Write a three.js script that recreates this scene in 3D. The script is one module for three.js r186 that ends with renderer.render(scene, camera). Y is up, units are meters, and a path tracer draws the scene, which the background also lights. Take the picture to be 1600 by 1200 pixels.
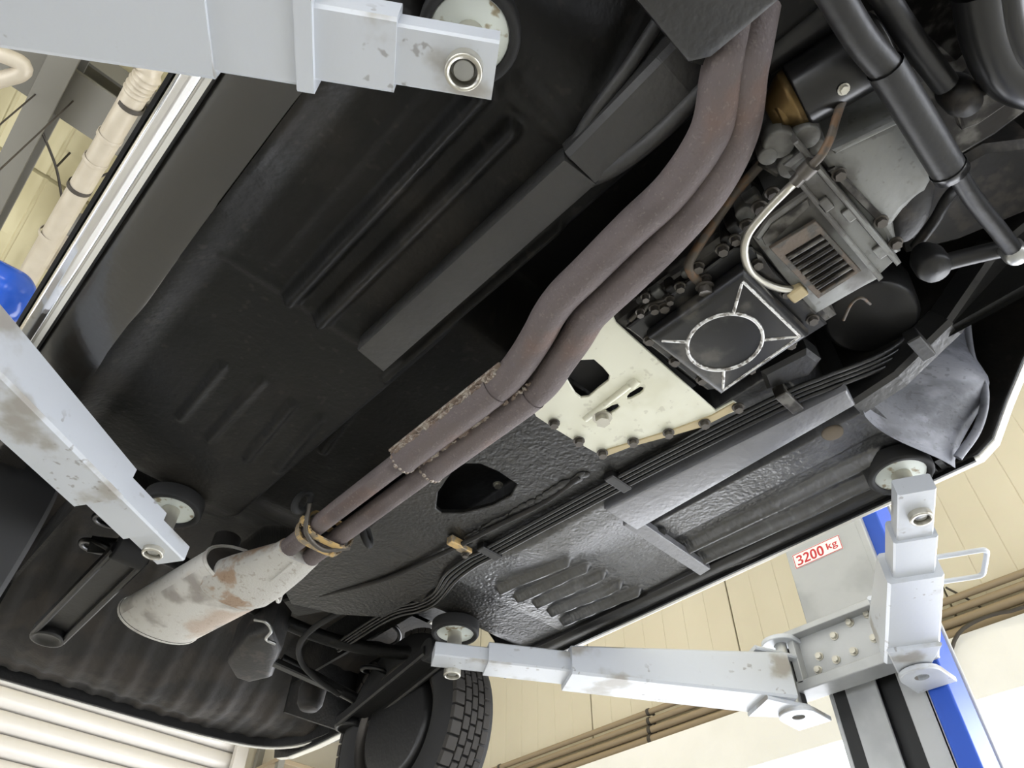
import * as THREE from 'three';
import { RoundedBoxGeometry } from 'three/addons/geometries/RoundedBoxGeometry.js';
import { mergeGeometries, toCreasedNormals } from 'three/addons/utils/BufferGeometryUtils.js';
import { RectAreaLightUniformsLib } from 'three/addons/lights/RectAreaLightUniformsLib.js';

/* ------------------------------------------------ camera, light, exposure */
const V = (x, y, z) => new THREE.Vector3(x, y, z);
const scene = new THREE.Scene();
const EYE = 0.95;                       // camera height over the workshop floor
const FPX = 1150;                       // focal length in pixels of the 1600 x 1200 frame
const zen = V(22, 1104, -FPX).normalize();            // zenith in camera space
const rearDir = V(-1550, -1175, -FPX).normalize();    // towards the car's tail
rearDir.addScaledVector(zen, -rearDir.dot(zen)).normalize();
const bk = rearDir.clone().negate(), rt = V().crossVectors(zen, bk);
const w2 = (c) => V(rt.dot(c), zen.dot(c), bk.dot(c));  // camera space to world
const camera = new THREE.PerspectiveCamera(2 * Math.atan(600 / FPX) * 180 / Math.PI, 4 / 3, 0.05, 60);
camera.position.set(0, EYE, 0);
camera.quaternion.setFromRotationMatrix(new THREE.Matrix4().makeBasis(w2(V(1, 0, 0)), w2(V(0, 1, 0)), w2(V(0, 0, 1))));
scene.add(camera);
// photo pixel to a point on the level h above the eye, on the plane x, on the plane z
const ray = (u, v) => w2(V(u - 800, 600 - v, -FPX));
const at = (u, v, h) => { const d = ray(u, v); d.multiplyScalar(h / d.y); d.y += EYE; return d; };
const atX = (u, v, x) => { const d = ray(u, v); d.multiplyScalar(x / d.x); d.y += EYE; return d; };
const atZ = (u, v, z) => { const d = ray(u, v); d.multiplyScalar(z / d.z); d.y += EYE; return d; };

const renderer = new THREE.WebGLRenderer();
renderer.toneMapping = THREE.LinearToneMapping;
renderer.toneMappingExposure = 1.0;
renderer.shadowMap.enabled = true;
RectAreaLightUniformsLib.init();
scene.background = new THREE.Color(0x000000);

// room: x -4.6..4.5, z -7..5.2, ceiling 4.85
const ROOM = { x0: -4.6, x1: 4.5, z0: -7, z1: 5.2, h: 4.85 };
function areaLight(x, y, z, w, h, target, intensity, color = 0xffffff) {
  const l = new THREE.RectAreaLight(color, intensity, w, h);
  l.position.set(x, y, z); l.lookAt(target[0], target[1], target[2]); scene.add(l); return l;
}
const DAY = 0xf4f7ff, TUBE = 0xfff4e0;
const WINDOWS = [   // frosted window bands: x, y, z, w, h, facing, intensity
  ['front', 2.4, 1.75, ROOM.z1, 3.6, 3.1, 3],
  ['front', -2.2, 1.95, ROOM.z1, 3.2, 2.3, 2],
];
const LAMPS = [[3.2, -3.4], [3.2, 0.4], [-2.2, -3.6], [-2.2, 0.4]];
const LAMP_POWER = 14;
// translucent glazing along the foot of both long walls: daylight from low at the sides
const GLAZE = { y0: 0.3, y1: 2.56, z0: -6.4, z1: 4.6 };
const glazeLight = (x, tx, I) => areaLight(x, (GLAZE.y0 + GLAZE.y1) / 2, (GLAZE.z0 + GLAZE.z1) / 2, GLAZE.z1 - GLAZE.z0, GLAZE.y1 - GLAZE.y0, [tx, (GLAZE.y0 + GLAZE.y1) / 2, (GLAZE.z0 + GLAZE.z1) / 2], I, DAY);
glazeLight(ROOM.x1 - 0.03, 0, 5.8); glazeLight(ROOM.x0 + 0.03, 0, 3.8);

/* ------------------------------------------------ helpers */
let seed = 7;
const rnd = () => { seed = (seed * 1664525 + 1013904223) >>> 0; return seed / 4294967296; };
const taken = {};
const numbered = (n) => { taken[n] = (taken[n] ?? -1) + 1; return taken[n] ? n + '_' + String(taken[n]).padStart(3, '0') : n; };
const smooth = (a, b, x) => { const t = Math.min(1, Math.max(0, (x - a) / (b - a))); return t * t * (3 - 2 * t); };
function boxUV(g) {                       // uv in metres, by the way each face points
  if (g.index) g = g.toNonIndexed();
  const p = g.attributes.position, uv = new Float32Array(p.count * 2);
  const a = V(), b = V(), c = V(), n = V();
  for (let i = 0; i < p.count; i += 3) {
    a.fromBufferAttribute(p, i); b.fromBufferAttribute(p, i + 1); c.fromBufferAttribute(p, i + 2);
    n.crossVectors(b.clone().sub(a), c.clone().sub(a));
    const ax = Math.abs(n.x), ay = Math.abs(n.y), az = Math.abs(n.z);
    [a, b, c].forEach((q, k) => {
      const [s, t] = ay >= ax && ay >= az ? [q.x, q.z] : ax >= az ? [q.z, q.y] : [q.x, q.y];
      uv[(i + k) * 2] = s; uv[(i + k) * 2 + 1] = t;
    });
  }
  g.setAttribute('uv', new THREE.BufferAttribute(uv, 2));
  return g;
}
const clean = (g) => { g = g.index ? g.toNonIndexed() : g; for (const k of Object.keys(g.attributes)) if (!['position', 'normal', 'uv'].includes(k)) g.deleteAttribute(k); if (!g.attributes.uv) boxUV(g); return g; };
const merge = (list) => mergeGeometries(list.map(clean));
function mesh(name, g, m, parent, label) {
  const o = new THREE.Mesh(g, m); o.name = parent && parent !== scene ? name : numbered(name);
  o.castShadow = o.receiveShadow = true; (parent || scene).add(o);
  if (label) o.userData.label = label;
  return o;
}
function thing(name, label, category, group) {
  const o = new THREE.Group(); o.name = numbered(name); scene.add(o);
  o.userData = { label, category }; if (group) o.userData.group = group; return o;
}
const tag = (o, label, category, group) => { Object.assign(o.userData, { label, category }); if (group) o.userData.group = group; return o; };
const struct = (o) => { o.userData.kind = 'structure'; return o; };
const box = (x0, x1, y0, y1, z0, z1, r = 0) => {
  const w = x1 - x0, h = y1 - y0, d = z1 - z0;
  const g = r ? new RoundedBoxGeometry(w, h, d, 2, Math.min(r, w / 2.01, h / 2.01, d / 2.01)) : new THREE.BoxGeometry(w, h, d);
  g.translate((x0 + x1) / 2, (y0 + y1) / 2, (z0 + z1) / 2); return boxUV(g);
};
// flat-bottomed prism: outline [[x,z]...] at level h (over the eye), t thick upwards
function slabXZ(pts, h, t, { bevel = 0, holes = [], bs = 1, curve = 6 } = {}) {
  const sh = new THREE.Shape(pts.map(([x, z]) => new THREE.Vector2(x, -z)));
  for (const q of holes) sh.holes.push(new THREE.Path(q.map(([x, z]) => new THREE.Vector2(x, -z))));
  const g = new THREE.ExtrudeGeometry(sh, { depth: t - 2 * bevel, bevelEnabled: bevel > 0, bevelThickness: bevel, bevelSize: bevel, bevelOffset: -bevel, bevelSegments: bs, curveSegments: curve });
  g.translate(0, 0, bevel); g.rotateX(-Math.PI / 2); g.translate(0, EYE + h, 0);
  return boxUV(toCreasedNormals(g, 0.6));
}
const pxz = (list, h) => list.map(([u, v]) => { const p = at(u, v, h); return [p.x, p.z]; });
const slab = (px, h, t, o = {}) => slabXZ(pxz(px, h), h, t, { ...o, holes: (o.holes || []).map((q) => pxz(q, h)) });
const tube = (pts, r, seg = 64, rad = 12, closed = false, tension = 0.5) => boxUVt(new THREE.TubeGeometry(new THREE.CatmullRomCurve3(pts, closed, 'catmullrom', tension), seg, r, rad, closed), r);
function boxUVt(g, r) {                     // tube uv to metres
  const L = g.parameters.path.getLength(), uv = g.attributes.uv;
  for (let i = 0; i < uv.count; i++) uv.setXY(i, uv.getX(i) * L, uv.getY(i) * 2 * Math.PI * r);
  return g;
}
const up = V(0, 1, 0);
function orient(g, a, dir, hint = up) {      // geometry built along +y is laid along dir at a
  const y = dir.clone().normalize(); let x = V().crossVectors(hint, y); if (x.lengthSq() < 1e-6) x = V(1, 0, 0); x.normalize();
  const z = V().crossVectors(x, y);
  g.applyMatrix4(new THREE.Matrix4().makeBasis(x, y, z).setPosition(a)); return g;
}
const rod = (a, b, r0, r1 = r0, n = 16) => { const L = a.distanceTo(b); const g = new THREE.CylinderGeometry(r1, r0, L, n); g.translate(0, L / 2, 0); return boxUV(orient(g, a, b.clone().sub(a))); };
const lathe = (prof, a, dir, n = 32) => boxUVs(orient(new THREE.LatheGeometry(prof.map(([r, y]) => new THREE.Vector2(r, y)), n), a, dir));
function boxUVs(g) { const nn = g.clone().toNonIndexed(); return boxUV(nn); }
const hexBolt = (a, dir, r, l) => { const g = new THREE.CylinderGeometry(r, r, l, 6); g.translate(0, l / 2, 0); const w = new THREE.CylinderGeometry(r * 1.35, r * 1.35, l * 0.25, 14); w.translate(0, l * 0.1, 0); return boxUV(orient(merge([g, w]), a, dir)); };
// beam with chamfered box section between bottom-centre points a and b; w wide, t tall at each end
function beam(a, b, w0, t0, w1 = w0, t1 = t0, ch = 0.004) {
  const d = b.clone().sub(a).normalize(), s = V().crossVectors(d, up).normalize(), n = V().crossVectors(s, d);
  const ring = (c, w, t) => [[-w / 2 + ch, 0], [w / 2 - ch, 0], [w / 2, ch], [w / 2, t - ch], [w / 2 - ch, t], [-w / 2 + ch, t], [-w / 2, t - ch], [-w / 2, ch]].map(([x, y]) => c.clone().addScaledVector(s, x).addScaledVector(n, y));
  const A = ring(a, w0, t0), B = ring(b, w1, t1), P = [];
  const tri = (...q) => q.forEach((p) => P.push(p.x, p.y, p.z));
  for (let i = 0; i < 8; i++) { const j = (i + 1) % 8; tri(A[i], B[j], A[j]); tri(A[i], B[i], B[j]); }
  for (let i = 1; i < 7; i++) { tri(A[0], A[i], A[i + 1]); tri(B[0], B[i + 1], B[i]); }
  const g = new THREE.BufferGeometry(); g.setAttribute('position', new THREE.Float32BufferAttribute(P, 3));
  let vol = 0; const q0 = V(), q1 = V(), q2 = V();
  for (let i = 0; i < P.length; i += 9) { q0.fromArray(P, i); q1.fromArray(P, i + 3); q2.fromArray(P, i + 6); vol += q0.dot(q1.cross(q2)); }
  if (vol < 0) for (let i = 0; i < P.length; i += 9) for (let k = 0; k < 3; k++) { const t = P[i + 3 + k]; P[i + 3 + k] = P[i + 6 + k]; P[i + 6 + k] = t; }
  g.setAttribute('position', new THREE.Float32BufferAttribute(P, 3)); g.computeVertexNormals();
  return boxUV(g);
}

/* ------------------------------------------------ textures and materials */
function noiseTable(n, s0) { const a = new Float32Array(n * n); let s = s0; for (let i = 0; i < n * n; i++) { s = (s * 1664525 + 1013904223) >>> 0; a[i] = s / 4294967296; } return a; }
const NT = noiseTable(256, 99);
function vnoise(x, y, per) {
  const xi = Math.floor(x), yi = Math.floor(y), fx = x - xi, fy = y - yi, m = (k) => ((k % per) + per) % per;
  const g = (i, j) => NT[((m(j) * 73 + per * 7) & 255) * 256 + ((m(i) * 151 + m(j) * 29 + per) & 255)];
  const sx = fx * fx * (3 - 2 * fx), sy = fy * fy * (3 - 2 * fy);
  return (g(xi, yi) * (1 - sx) + g(xi + 1, yi) * sx) * (1 - sy) + (g(xi, yi + 1) * (1 - sx) + g(xi + 1, yi + 1) * sx) * sy;
}
const fbm = (u, v, per, oct = 4) => { let s = 0, a = 0.5, p = per; for (let i = 0; i < oct; i++) { s += a * vnoise(u * p, v * p, p); a *= 0.5; p *= 2; } return s / (1 - Math.pow(0.5, oct)); };
function tex(size, metres, fn, srgb = true) {
  const d = new Uint8Array(size * size * 4);
  for (let j = 0; j < size; j++) for (let i = 0; i < size; i++) {
    const c = fn(i / size, j / size), k = (j * size + i) * 4;
    const [r, g, b] = Array.isArray(c) ? c : [c * 255, c * 255, c * 255];
    d[k] = Math.max(0, Math.min(255, r)); d[k + 1] = Math.max(0, Math.min(255, g)); d[k + 2] = Math.max(0, Math.min(255, b)); d[k + 3] = 255;
  }
  const t = new THREE.DataTexture(d, size, size); t.wrapS = t.wrapT = THREE.RepeatWrapping; t.magFilter = THREE.LinearFilter; t.minFilter = THREE.LinearMipmapLinearFilter; t.generateMipmaps = true;
  const rp = Array.isArray(metres) ? metres : [metres, metres]; t.repeat.set(1 / rp[0], 1 / rp[1]);
  if (srgb) t.colorSpace = THREE.SRGBColorSpace; t.needsUpdate = true; return t;
}
const mix = (a, b, t) => a.map((x, i) => x + (b[i] - x) * t);
const M = {};
const mat = (o) => new THREE.MeshPhysicalMaterial(o);
// rubbery undercoat: brushed on, stippled, dusty in patches
const underCol = tex(512, 0.9, (u, v) => { const d = smooth(0.5, 0.75, fbm(u, v, 5, 5)), s = fbm(u + 0.3, v, 64, 2); return mix(mix([25, 25, 24], [38, 36, 33], d), [58, 55, 50], smooth(0.74, 0.86, s) * 0.4); });
const underBump = tex(512, 0.45, (u, v) => 0.5 * fbm(u, v, 12, 4) + 0.5 * fbm(u, v, 60, 3), false);
const underRough = tex(512, 0.7, (u, v) => 0.3 + 0.34 * fbm(u, v, 9, 4), false);
M.under = mat({ map: underCol, roughness: 1, specularIntensity: 0.36, roughnessMap: underRough, bumpMap: underBump, bumpScale: 0.0016 });
const thickBump = tex(512, 0.5, (u, v) => { const a = fbm(u, v, 7, 3); return 0.35 * a + 0.3 * Math.abs(fbm(u + a * 0.08, v, 34, 4) - 0.5) * 2 + 0.35 * fbm(u, v, 80, 2); }, false);
const thickCol = tex(512, 0.7, (u, v) => { const d = smooth(0.42, 0.66, fbm(u, v, 6, 6)), s = smooth(0.55, 0.75, fbm(u, v + 0.3, 48, 3)); return mix(mix([30, 30, 30], [62, 63, 65], d), [96, 97, 99], s * 0.5 * d); });
M.underThick = mat({ map: thickCol, roughness: 0.36, ior: 1.95, bumpMap: thickBump, bumpScale: 0.0032 });
M.underTunnel = mat({ map: underCol, roughness: 0.4, ior: 1.5, bumpMap: thickBump, bumpScale: 0.0035 });
M.railGrey = mat({ map: tex(512, 0.5, (u, v) => mix([122, 123, 128], [98, 99, 104], fbm(u, v, 8, 5))), roughness: 0.34, ior: 1.8, bumpMap: underBump, bumpScale: 0.0012 });
M.underGloss = mat({ color: 0x1b1b1b, roughness: 0.36, ior: 1.6, bumpMap: underBump, bumpScale: 0.0012 });
M.sillPaint = mat({ color: 0x1c1a17, roughness: 0.24, ior: 1.7, clearcoat: 0.7, clearcoatRoughness: 0.14, bumpMap: underBump, bumpScale: 0.0006 });
M.blackPaint = mat({ color: 0x161616, roughness: 0.28 });
M.blackSatin = mat({ color: 0x191919, roughness: 0.42, bumpMap: underBump, bumpScale: 0.0006 });
M.rubber = mat({ color: 0x1b1b1b, roughness: 0.75, bumpMap: underBump, bumpScale: 0.0004 });
const dustyCol = tex(512, 0.5, (u, v) => mix([28, 26, 24], [44, 39, 34], smooth(0.4, 0.7, fbm(u, v, 7, 5))));
M.railDark = mat({ map: tex(512, 0.6, (u, v) => mix([46, 46, 46], [62, 61, 59], fbm(u, v, 8, 5))), roughness: 0.5, bumpMap: underBump, bumpScale: 0.0016 });
M.tread = mat({ color: 0x35322e, roughness: 0.8, bumpMap: underBump, bumpScale: 0.0004 });
M.dusty = mat({ map: dustyCol, roughness: 0.75, bumpMap: underBump, bumpScale: 0.0015 });
const pipeCol = tex(512, 0.45, (u, v) => { const r = 0.55 * smooth(0.58, 0.8, fbm(u, v, 4, 5)), s = fbm(u, v + 0.4, 128, 2), w = smooth(0.7, 0.82, s); return mix(mix(mix([96, 87, 86], [114, 88, 76], r), [76, 68, 67], smooth(0.45, 0.7, fbm(v, u, 6, 4)) * 0.6), [158, 150, 142], w * 0.22); });
const pipeBump = tex(512, 0.25, (u, v) => 0.4 * fbm(u, v, 20, 3) + 0.6 * fbm(u, v, 80, 2), false);
M.pipe = mat({ map: pipeCol, roughness: 0.75, metalness: 0.0, bumpMap: pipeBump, bumpScale: 0.0012 });
M.weld = mat({ map: tex(256, 0.12, (u, v) => { const a = fbm(u, v, 12, 4); return a > 0.5 ? mix([176, 170, 160], [120, 104, 92], (a - 0.5) * 3) : mix([110, 92, 80], [150, 140, 130], a); }), roughness: 0.7, metalness: 0.25, bumpMap: pipeBump, bumpScale: 0.002 });
M.muffler = mat({ map: tex(512, 0.5, (u, v) => { const r = smooth(0.56, 0.72, fbm(u, v, 4, 5)), d = smooth(0.6, 0.8, fbm(u + 0.5, v, 6, 5)), s = smooth(0.7, 0.82, fbm(u, v, 60, 2)); return mix(mix(mix([200, 198, 192], [180, 162, 146], r * 0.8), [146, 140, 134], d * 0.8), [104, 84, 66], s * 0.1); }), roughness: 0.6, metalness: 0.2, bumpMap: pipeBump, bumpScale: 0.0006 });
M.cone = mat({ map: tex(512, 0.3, (u, v) => { const r = smooth(0.56, 0.7, fbm(u, v, 5, 5)), s = smooth(0.66, 0.76, fbm(u, v + 0.2, 36, 3)); return mix(mix([184, 182, 176], [150, 122, 98], r * 0.8), [96, 76, 60], s * 0.2); }), roughness: 0.65, metalness: 0.15, bumpMap: pipeBump, bumpScale: 0.001 });
M.alloy = mat({ map: tex(512, 0.4, (u, v) => { const d = smooth(0.4, 0.75, fbm(u, v, 6, 5)), s = smooth(0.68, 0.8, fbm(u, v, 50, 3)); return mix(mix([128, 129, 126], [84, 82, 78], d), [64, 58, 52], s * 0.2); }), roughness: 0.5, metalness: 0.35, bumpMap: underBump, bumpScale: 0.0006 });
M.alloyDark = mat({ map: tex(512, 0.3, (u, v) => mix([104, 102, 97], [34, 31, 28], smooth(0.34, 0.6, fbm(u, v, 9, 5)))), roughness: 0.55, metalness: 0.3, bumpMap: underBump, bumpScale: 0.001 });
M.oily = mat({ map: tex(512, 0.2, (u, v) => mix([15, 14, 13], [48, 43, 38], smooth(0.5, 0.74, fbm(u, v, 7, 5)))), roughness: 0.55, bumpMap: underBump, bumpScale: 0.001 });
M.panBlack = mat({ map: tex(512, 0.3, (u, v) => mix([24, 24, 24], [92, 88, 80], smooth(0.58, 0.82, fbm(u, v, 6, 6)) * 0.7)), roughness: 0.3 });
M.bareEdge = mat({ map: tex(256, 0.05, (u, v) => mix([205, 205, 202], [120, 116, 110], smooth(0.5, 0.7, fbm(u, v, 7, 4)))), roughness: 0.4, metalness: 0.5 });
M.cream = mat({ map: tex(512, 0.35, (u, v) => { const s = smooth(0.71, 0.78, fbm(u, v, 26, 3)), d = smooth(0.55, 0.8, fbm(u, v, 4, 5)); return mix(mix([230, 230, 212], [218, 217, 196], d), [96, 86, 70], s * 0.12); }), roughness: 0.32, clearcoat: 0.3, clearcoatRoughness: 0.3 });
M.tanLump = mat({ color: 0x6f6558, roughness: 0.8 });
M.creamEdge = mat({ color: 0xb9a983, roughness: 0.5 });
M.rustPlate = mat({ map: tex(256, 0.1, (u, v) => mix([112, 102, 93], [92, 90, 86], smooth(0.4, 0.62, fbm(u, v, 6, 5)))), roughness: 0.75, metalness: 0.2, bumpMap: pipeBump, bumpScale: 0.001 });
M.rustTube = mat({ map: tex(256, 0.08, (u, v) => mix([86, 79, 71], [108, 86, 66], smooth(0.45, 0.7, fbm(u, v, 6, 4)))), roughness: 0.6, metalness: 0.3 });
M.zinc = mat({ color: 0xb9b6ab, roughness: 0.32, metalness: 0.75 });
M.steel = mat({ color: 0xa9aaa8, roughness: 0.35, metalness: 0.85 });
M.darkBolt = mat({ color: 0x5a5651, roughness: 0.45, metalness: 0.7 });
M.brass = mat({ color: 0x6e5a38, roughness: 0.38, metalness: 0.7 });
M.yellowZinc = mat({ map: tex(256, 0.08, (u, v) => mix([196, 166, 112], [140, 128, 110], smooth(0.4, 0.65, fbm(u, v, 6, 4)))), roughness: 0.55, metalness: 0.3 });
M.chrome = mat({ color: 0xe6e6e8, roughness: 0.08, metalness: 1 });
M.carWhite = mat({ color: 0xe4e2da, roughness: 0.3, clearcoat: 0.6, clearcoatRoughness: 0.1 });
M.glassDark = mat({ color: 0x10140f, roughness: 0.1 });
M.archGrey = mat({ map: tex(512, 0.4, (u, v) => { const a = smooth(0.42, 0.68, fbm(u, v, 4, 5)), s = smooth(0.68, 0.76, fbm(u, v, 30, 3)); return mix(mix([132, 134, 142], [88, 90, 96], a), [30, 30, 30], s * 0.2); }), roughness: 0.42, bumpMap: underBump, bumpScale: 0.0008 });
// lift paint: pale grey with scuffs and oily smudges
const scuff = (u, v) => { const d = smooth(0.6, 0.78, fbm(u, v, 5, 6)), s = smooth(0.72, 0.8, fbm(u, v + 0.7, 40, 3)); return mix(mix([193, 197, 202], [152, 148, 140], d * 0.9), [110, 104, 98], s * 0.45 * smooth(0.5, 0.65, fbm(u, v, 4, 3))); };
M.lift = mat({ map: tex(512, 0.5, scuff), roughness: 0.38, metalness: 0.1, bumpMap: underBump, bumpScale: 0.0003 });
M.liftClean = mat({ map: tex(512, 0.8, (u, v) => mix([178, 180, 180], [158, 160, 160], smooth(0.4, 0.75, fbm(u, v, 6, 5)))), roughness: 0.42, metalness: 0.1 });
M.liftBlue = mat({ color: 0x2450b4, roughness: 0.4 });
M.slotBlack = mat({ color: 0x1d1e1e, roughness: 0.6 });
M.padDisc = mat({ map: tex(256, 0.14, (u, v) => mix([214, 220, 214], [150, 140, 116], smooth(0.62, 0.76, fbm(u, v, 8, 5)))), roughness: 0.5, metalness: 0.15 });
// room
M.wallCream = mat({ map: tex(512, 1.6, (u, v) => mix([205, 199, 180], [198, 191, 171], fbm(u, v, 6, 5))), roughness: 0.55 });
M.wallWhite = mat({ map: tex(512, 1.6, (u, v) => mix([240, 240, 238], [228, 228, 224], fbm(u, v, 6, 5))), roughness: 0.5 });
M.ceil = mat({ map: tex(512, 2.0, (u, v) => mix([206, 197, 160], [188, 178, 140], smooth(0.3, 0.7, 0.6 * fbm(u, v, 5, 4) + 0.4 * vnoise(u * 60, v * 3, 60)))), roughness: 0.6 });
M.floor = mat({ map: tex(512, 2.2, (u, v) => mix([196, 195, 190], [168, 167, 162], fbm(u, v, 7, 6))), roughness: 0.4 });
M.beamGrey = mat({ color: 0x74726a, roughness: 0.55 });
M.duct = mat({ map: tex(256, 0.6, (u, v) => mix([196, 188, 172], [174, 164, 146], fbm(u, v, 6, 4))), roughness: 0.45, metalness: 0.15 });
M.brownPipe = mat({ color: 0x8f8068, roughness: 0.5 });
M.cable = mat({ color: 0x3a352e, roughness: 0.6 });
M.slat = mat({ color: 0xd2cec8, roughness: 0.32, metalness: 0.1 });
M.glaze = mat({ color: 0xf2f4f4, emissive: 0xf6f8ff, emissiveIntensity: 0.9, roughness: 0.5 });
M.frost = mat({ color: 0xf0f4ff, emissive: 0xeaf1ff, emissiveIntensity: 2.4, roughness: 0.6 });
M.tubeGlow = mat({ color: 0xffffff, emissive: 0xfff2dc, emissiveIntensity: 4, roughness: 0.5 });

/* ------------------------------------------------ the room */
const T = 0.2;
const floorMesh = struct(mesh('floor', box(ROOM.x0 - T, ROOM.x1 + T, -T, 0, ROOM.z0 - T, ROOM.z1 + T), M.floor));
// ceiling: profiled sheets laid along z, joints between
{
  const c = struct(mesh('ceiling', box(ROOM.x0 - T, ROOM.x1 + T, ROOM.h + 0.06, ROOM.h + 0.06 + T, ROOM.z0 - T, ROOM.z1 + T), M.beamGrey));
  const w = 0.9;
  for (let x = ROOM.x0; x < ROOM.x1 - 0.05; x += w) for (const [z0, z1] of [[ROOM.z0, -3.45], [-3.42, 0.2], [0.23, ROOM.z1]]) {
    const pts = [], x1 = Math.min(x + w - 0.012, ROOM.x1);
    const n = 6, s = (x1 - x) / n;
    for (let i = 0; i < n; i++) { const a = x + i * s; pts.push([a, 0], [a + s * 0.82, 0], [a + s * 0.86, 0.007], [a + s * 0.96, 0.007]); }
    pts.push([x1, 0], [x1, 0.05], [x, 0.05]);
    const g = new THREE.ExtrudeGeometry(new THREE.Shape(pts.map(([a, b]) => new THREE.Vector2(a, b))), { depth: z1 - z0, bevelEnabled: false });
    g.translate(0, ROOM.h, z0); mesh('ceiling_panel', boxUV(g), M.ceil, c);
  }
}
// long wall beside the car: cream panels above, white below a rail
{
  const X = ROOM.x1, wl = struct(mesh('wall_right', box(X + 0.06, X + 0.06 + T, 0, ROOM.h, ROOM.z0 - T, ROOM.z1 + T), M.beamGrey));
  const joints = [ROOM.z0, -5.3, -3.9, -2.5, -1.1, 0.3, 1.7, 3.1, 4.5, ROOM.z1];
  const sheet = (z0, z1, y0, y1, m, n) => {
    const pts = [], s = (z1 - z0) / n;
    for (let i = 0; i < n; i++) { const a = z0 + i * s; pts.push([a, 0], [a + s * 0.965, 0], [a + s * 0.975, 0.003], [a + s * 0.99, 0.003]); }
    pts.push([z1, 0], [z1, 0.05], [z0, 0.05]);
    const g = new THREE.ExtrudeGeometry(new THREE.Shape(pts.map(([a, b]) => new THREE.Vector2(a, -b))), { depth: y1 - y0, bevelEnabled: false });
    // shape (z, -depth), extruded up: map (a, b, d) to (X - b, y0 + d, a)
    const p = g.attributes.position; for (let i = 0; i < p.count; i++) { const a = p.getX(i), b = p.getY(i), d = p.getZ(i); p.setXYZ(i, X - b, y0 + d, a); }
    g.computeVertexNormals(); return boxUV(g);
  };
  for (let i = 0; i < joints.length - 1; i++) {
    mesh('wall_panel', sheet(joints[i] + 0.006, joints[i + 1] - 0.006, 2.62, ROOM.h, M.wallCream, 7), M.wallCream, wl);
    mesh('glazing_panel', sheet(joints[i] + 0.4, Math.min(joints[i + 1] + 0.39, ROOM.z1), 0.3, 2.6, M.glaze, 2), M.glaze, wl);
  }
  mesh('glazing_panel', sheet(ROOM.z0, ROOM.z0 + 0.39, 0.3, 2.6, M.glaze, 1), M.glaze, wl);
  mesh('plinth', box(X, X + 0.06, 0, 0.29, ROOM.z0, ROOM.z1), M.wallWhite, wl);
  // white ledge under the pipes
  const lg = struct(mesh('trim_1', box(X - 0.14, X + 0.02, 2.60, 2.94, ROOM.z0, ROOM.z1, 0.004), M.wallWhite));
  lg.userData.label = 'white boxed ledge running along the wall under the brown pipes';
  // pipes on the ledge
  const heights = [[2.985, 0.05, 0.028], [3.05, 0.045, 0.025], [3.115, 0.042, 0.022], [3.18, 0.04, 0.02]];
  const names = ['thick brown pipe lying lowest on the wall ledge', 'brown pipe second above the wall ledge', 'brown pipe third above the wall ledge', 'thin brown pipe highest above the wall ledge'];
  heights.forEach(([y, d, r], i) => {
    const o = thing('wall_pipe', names[i], 'pipe', 'brown pipes along the wall ledge');
    mesh('pipe_run', rod(V(X - d - 0.02, y, ROOM.z0 + 0.02), V(X - d - 0.02, y, ROOM.z1 - 0.02), r, r, 14), M.brownPipe, o);
    for (const z of [-4.9, -3.3, -1.6, 0.4]) mesh('pipe_clip', merge([lathe([[r * 1.02, -0.012], [r * 1.3, -0.012], [r * 1.3, 0.012], [r * 1.02, 0.012]], V(X - d - 0.02, y, z), V(0, 0, 1), 14), box(X - d - 0.02, X + 0.004, y - 0.006, y + 0.006, z - 0.01, z + 0.01)]), M.cable, o);
  });
  const cb = [[1594, 950], [1560, 958], [1530, 968], [1502, 985], [1488, 1010], [1484, 1050], [1480, 1080]].map(([u, v]) => atX(u, v, X - 0.17));
  cb.push(V(X - 0.17, 1.4, cb[6].z - 0.02), V(X - 0.16, 0.1, cb[6].z - 0.02)); cb.unshift(V(X - 0.16, cb[0].y + 0.02, cb[0].z + 0.5));
  const c = mesh('power_cable', tube(cb, 0.011, 90, 8), M.cable); tag(c, 'dark cable looping over the pipes and down the white wall', 'cable');
  const wire = mesh('thin_wire', tube([atX(1478, 918, X - 0.03), atX(1510, 935, X - 0.03), atX(1548, 957, X - 0.05), V(X - 0.05, atX(1548, 957, X - 0.05).y - 0.06, atX(1548, 957, X - 0.05).z + 0.1)], 0.007, 24, 6), M.cable); tag(wire, 'thin dark wire slanting down the cream wall to the pipes', 'wire');
}
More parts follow.
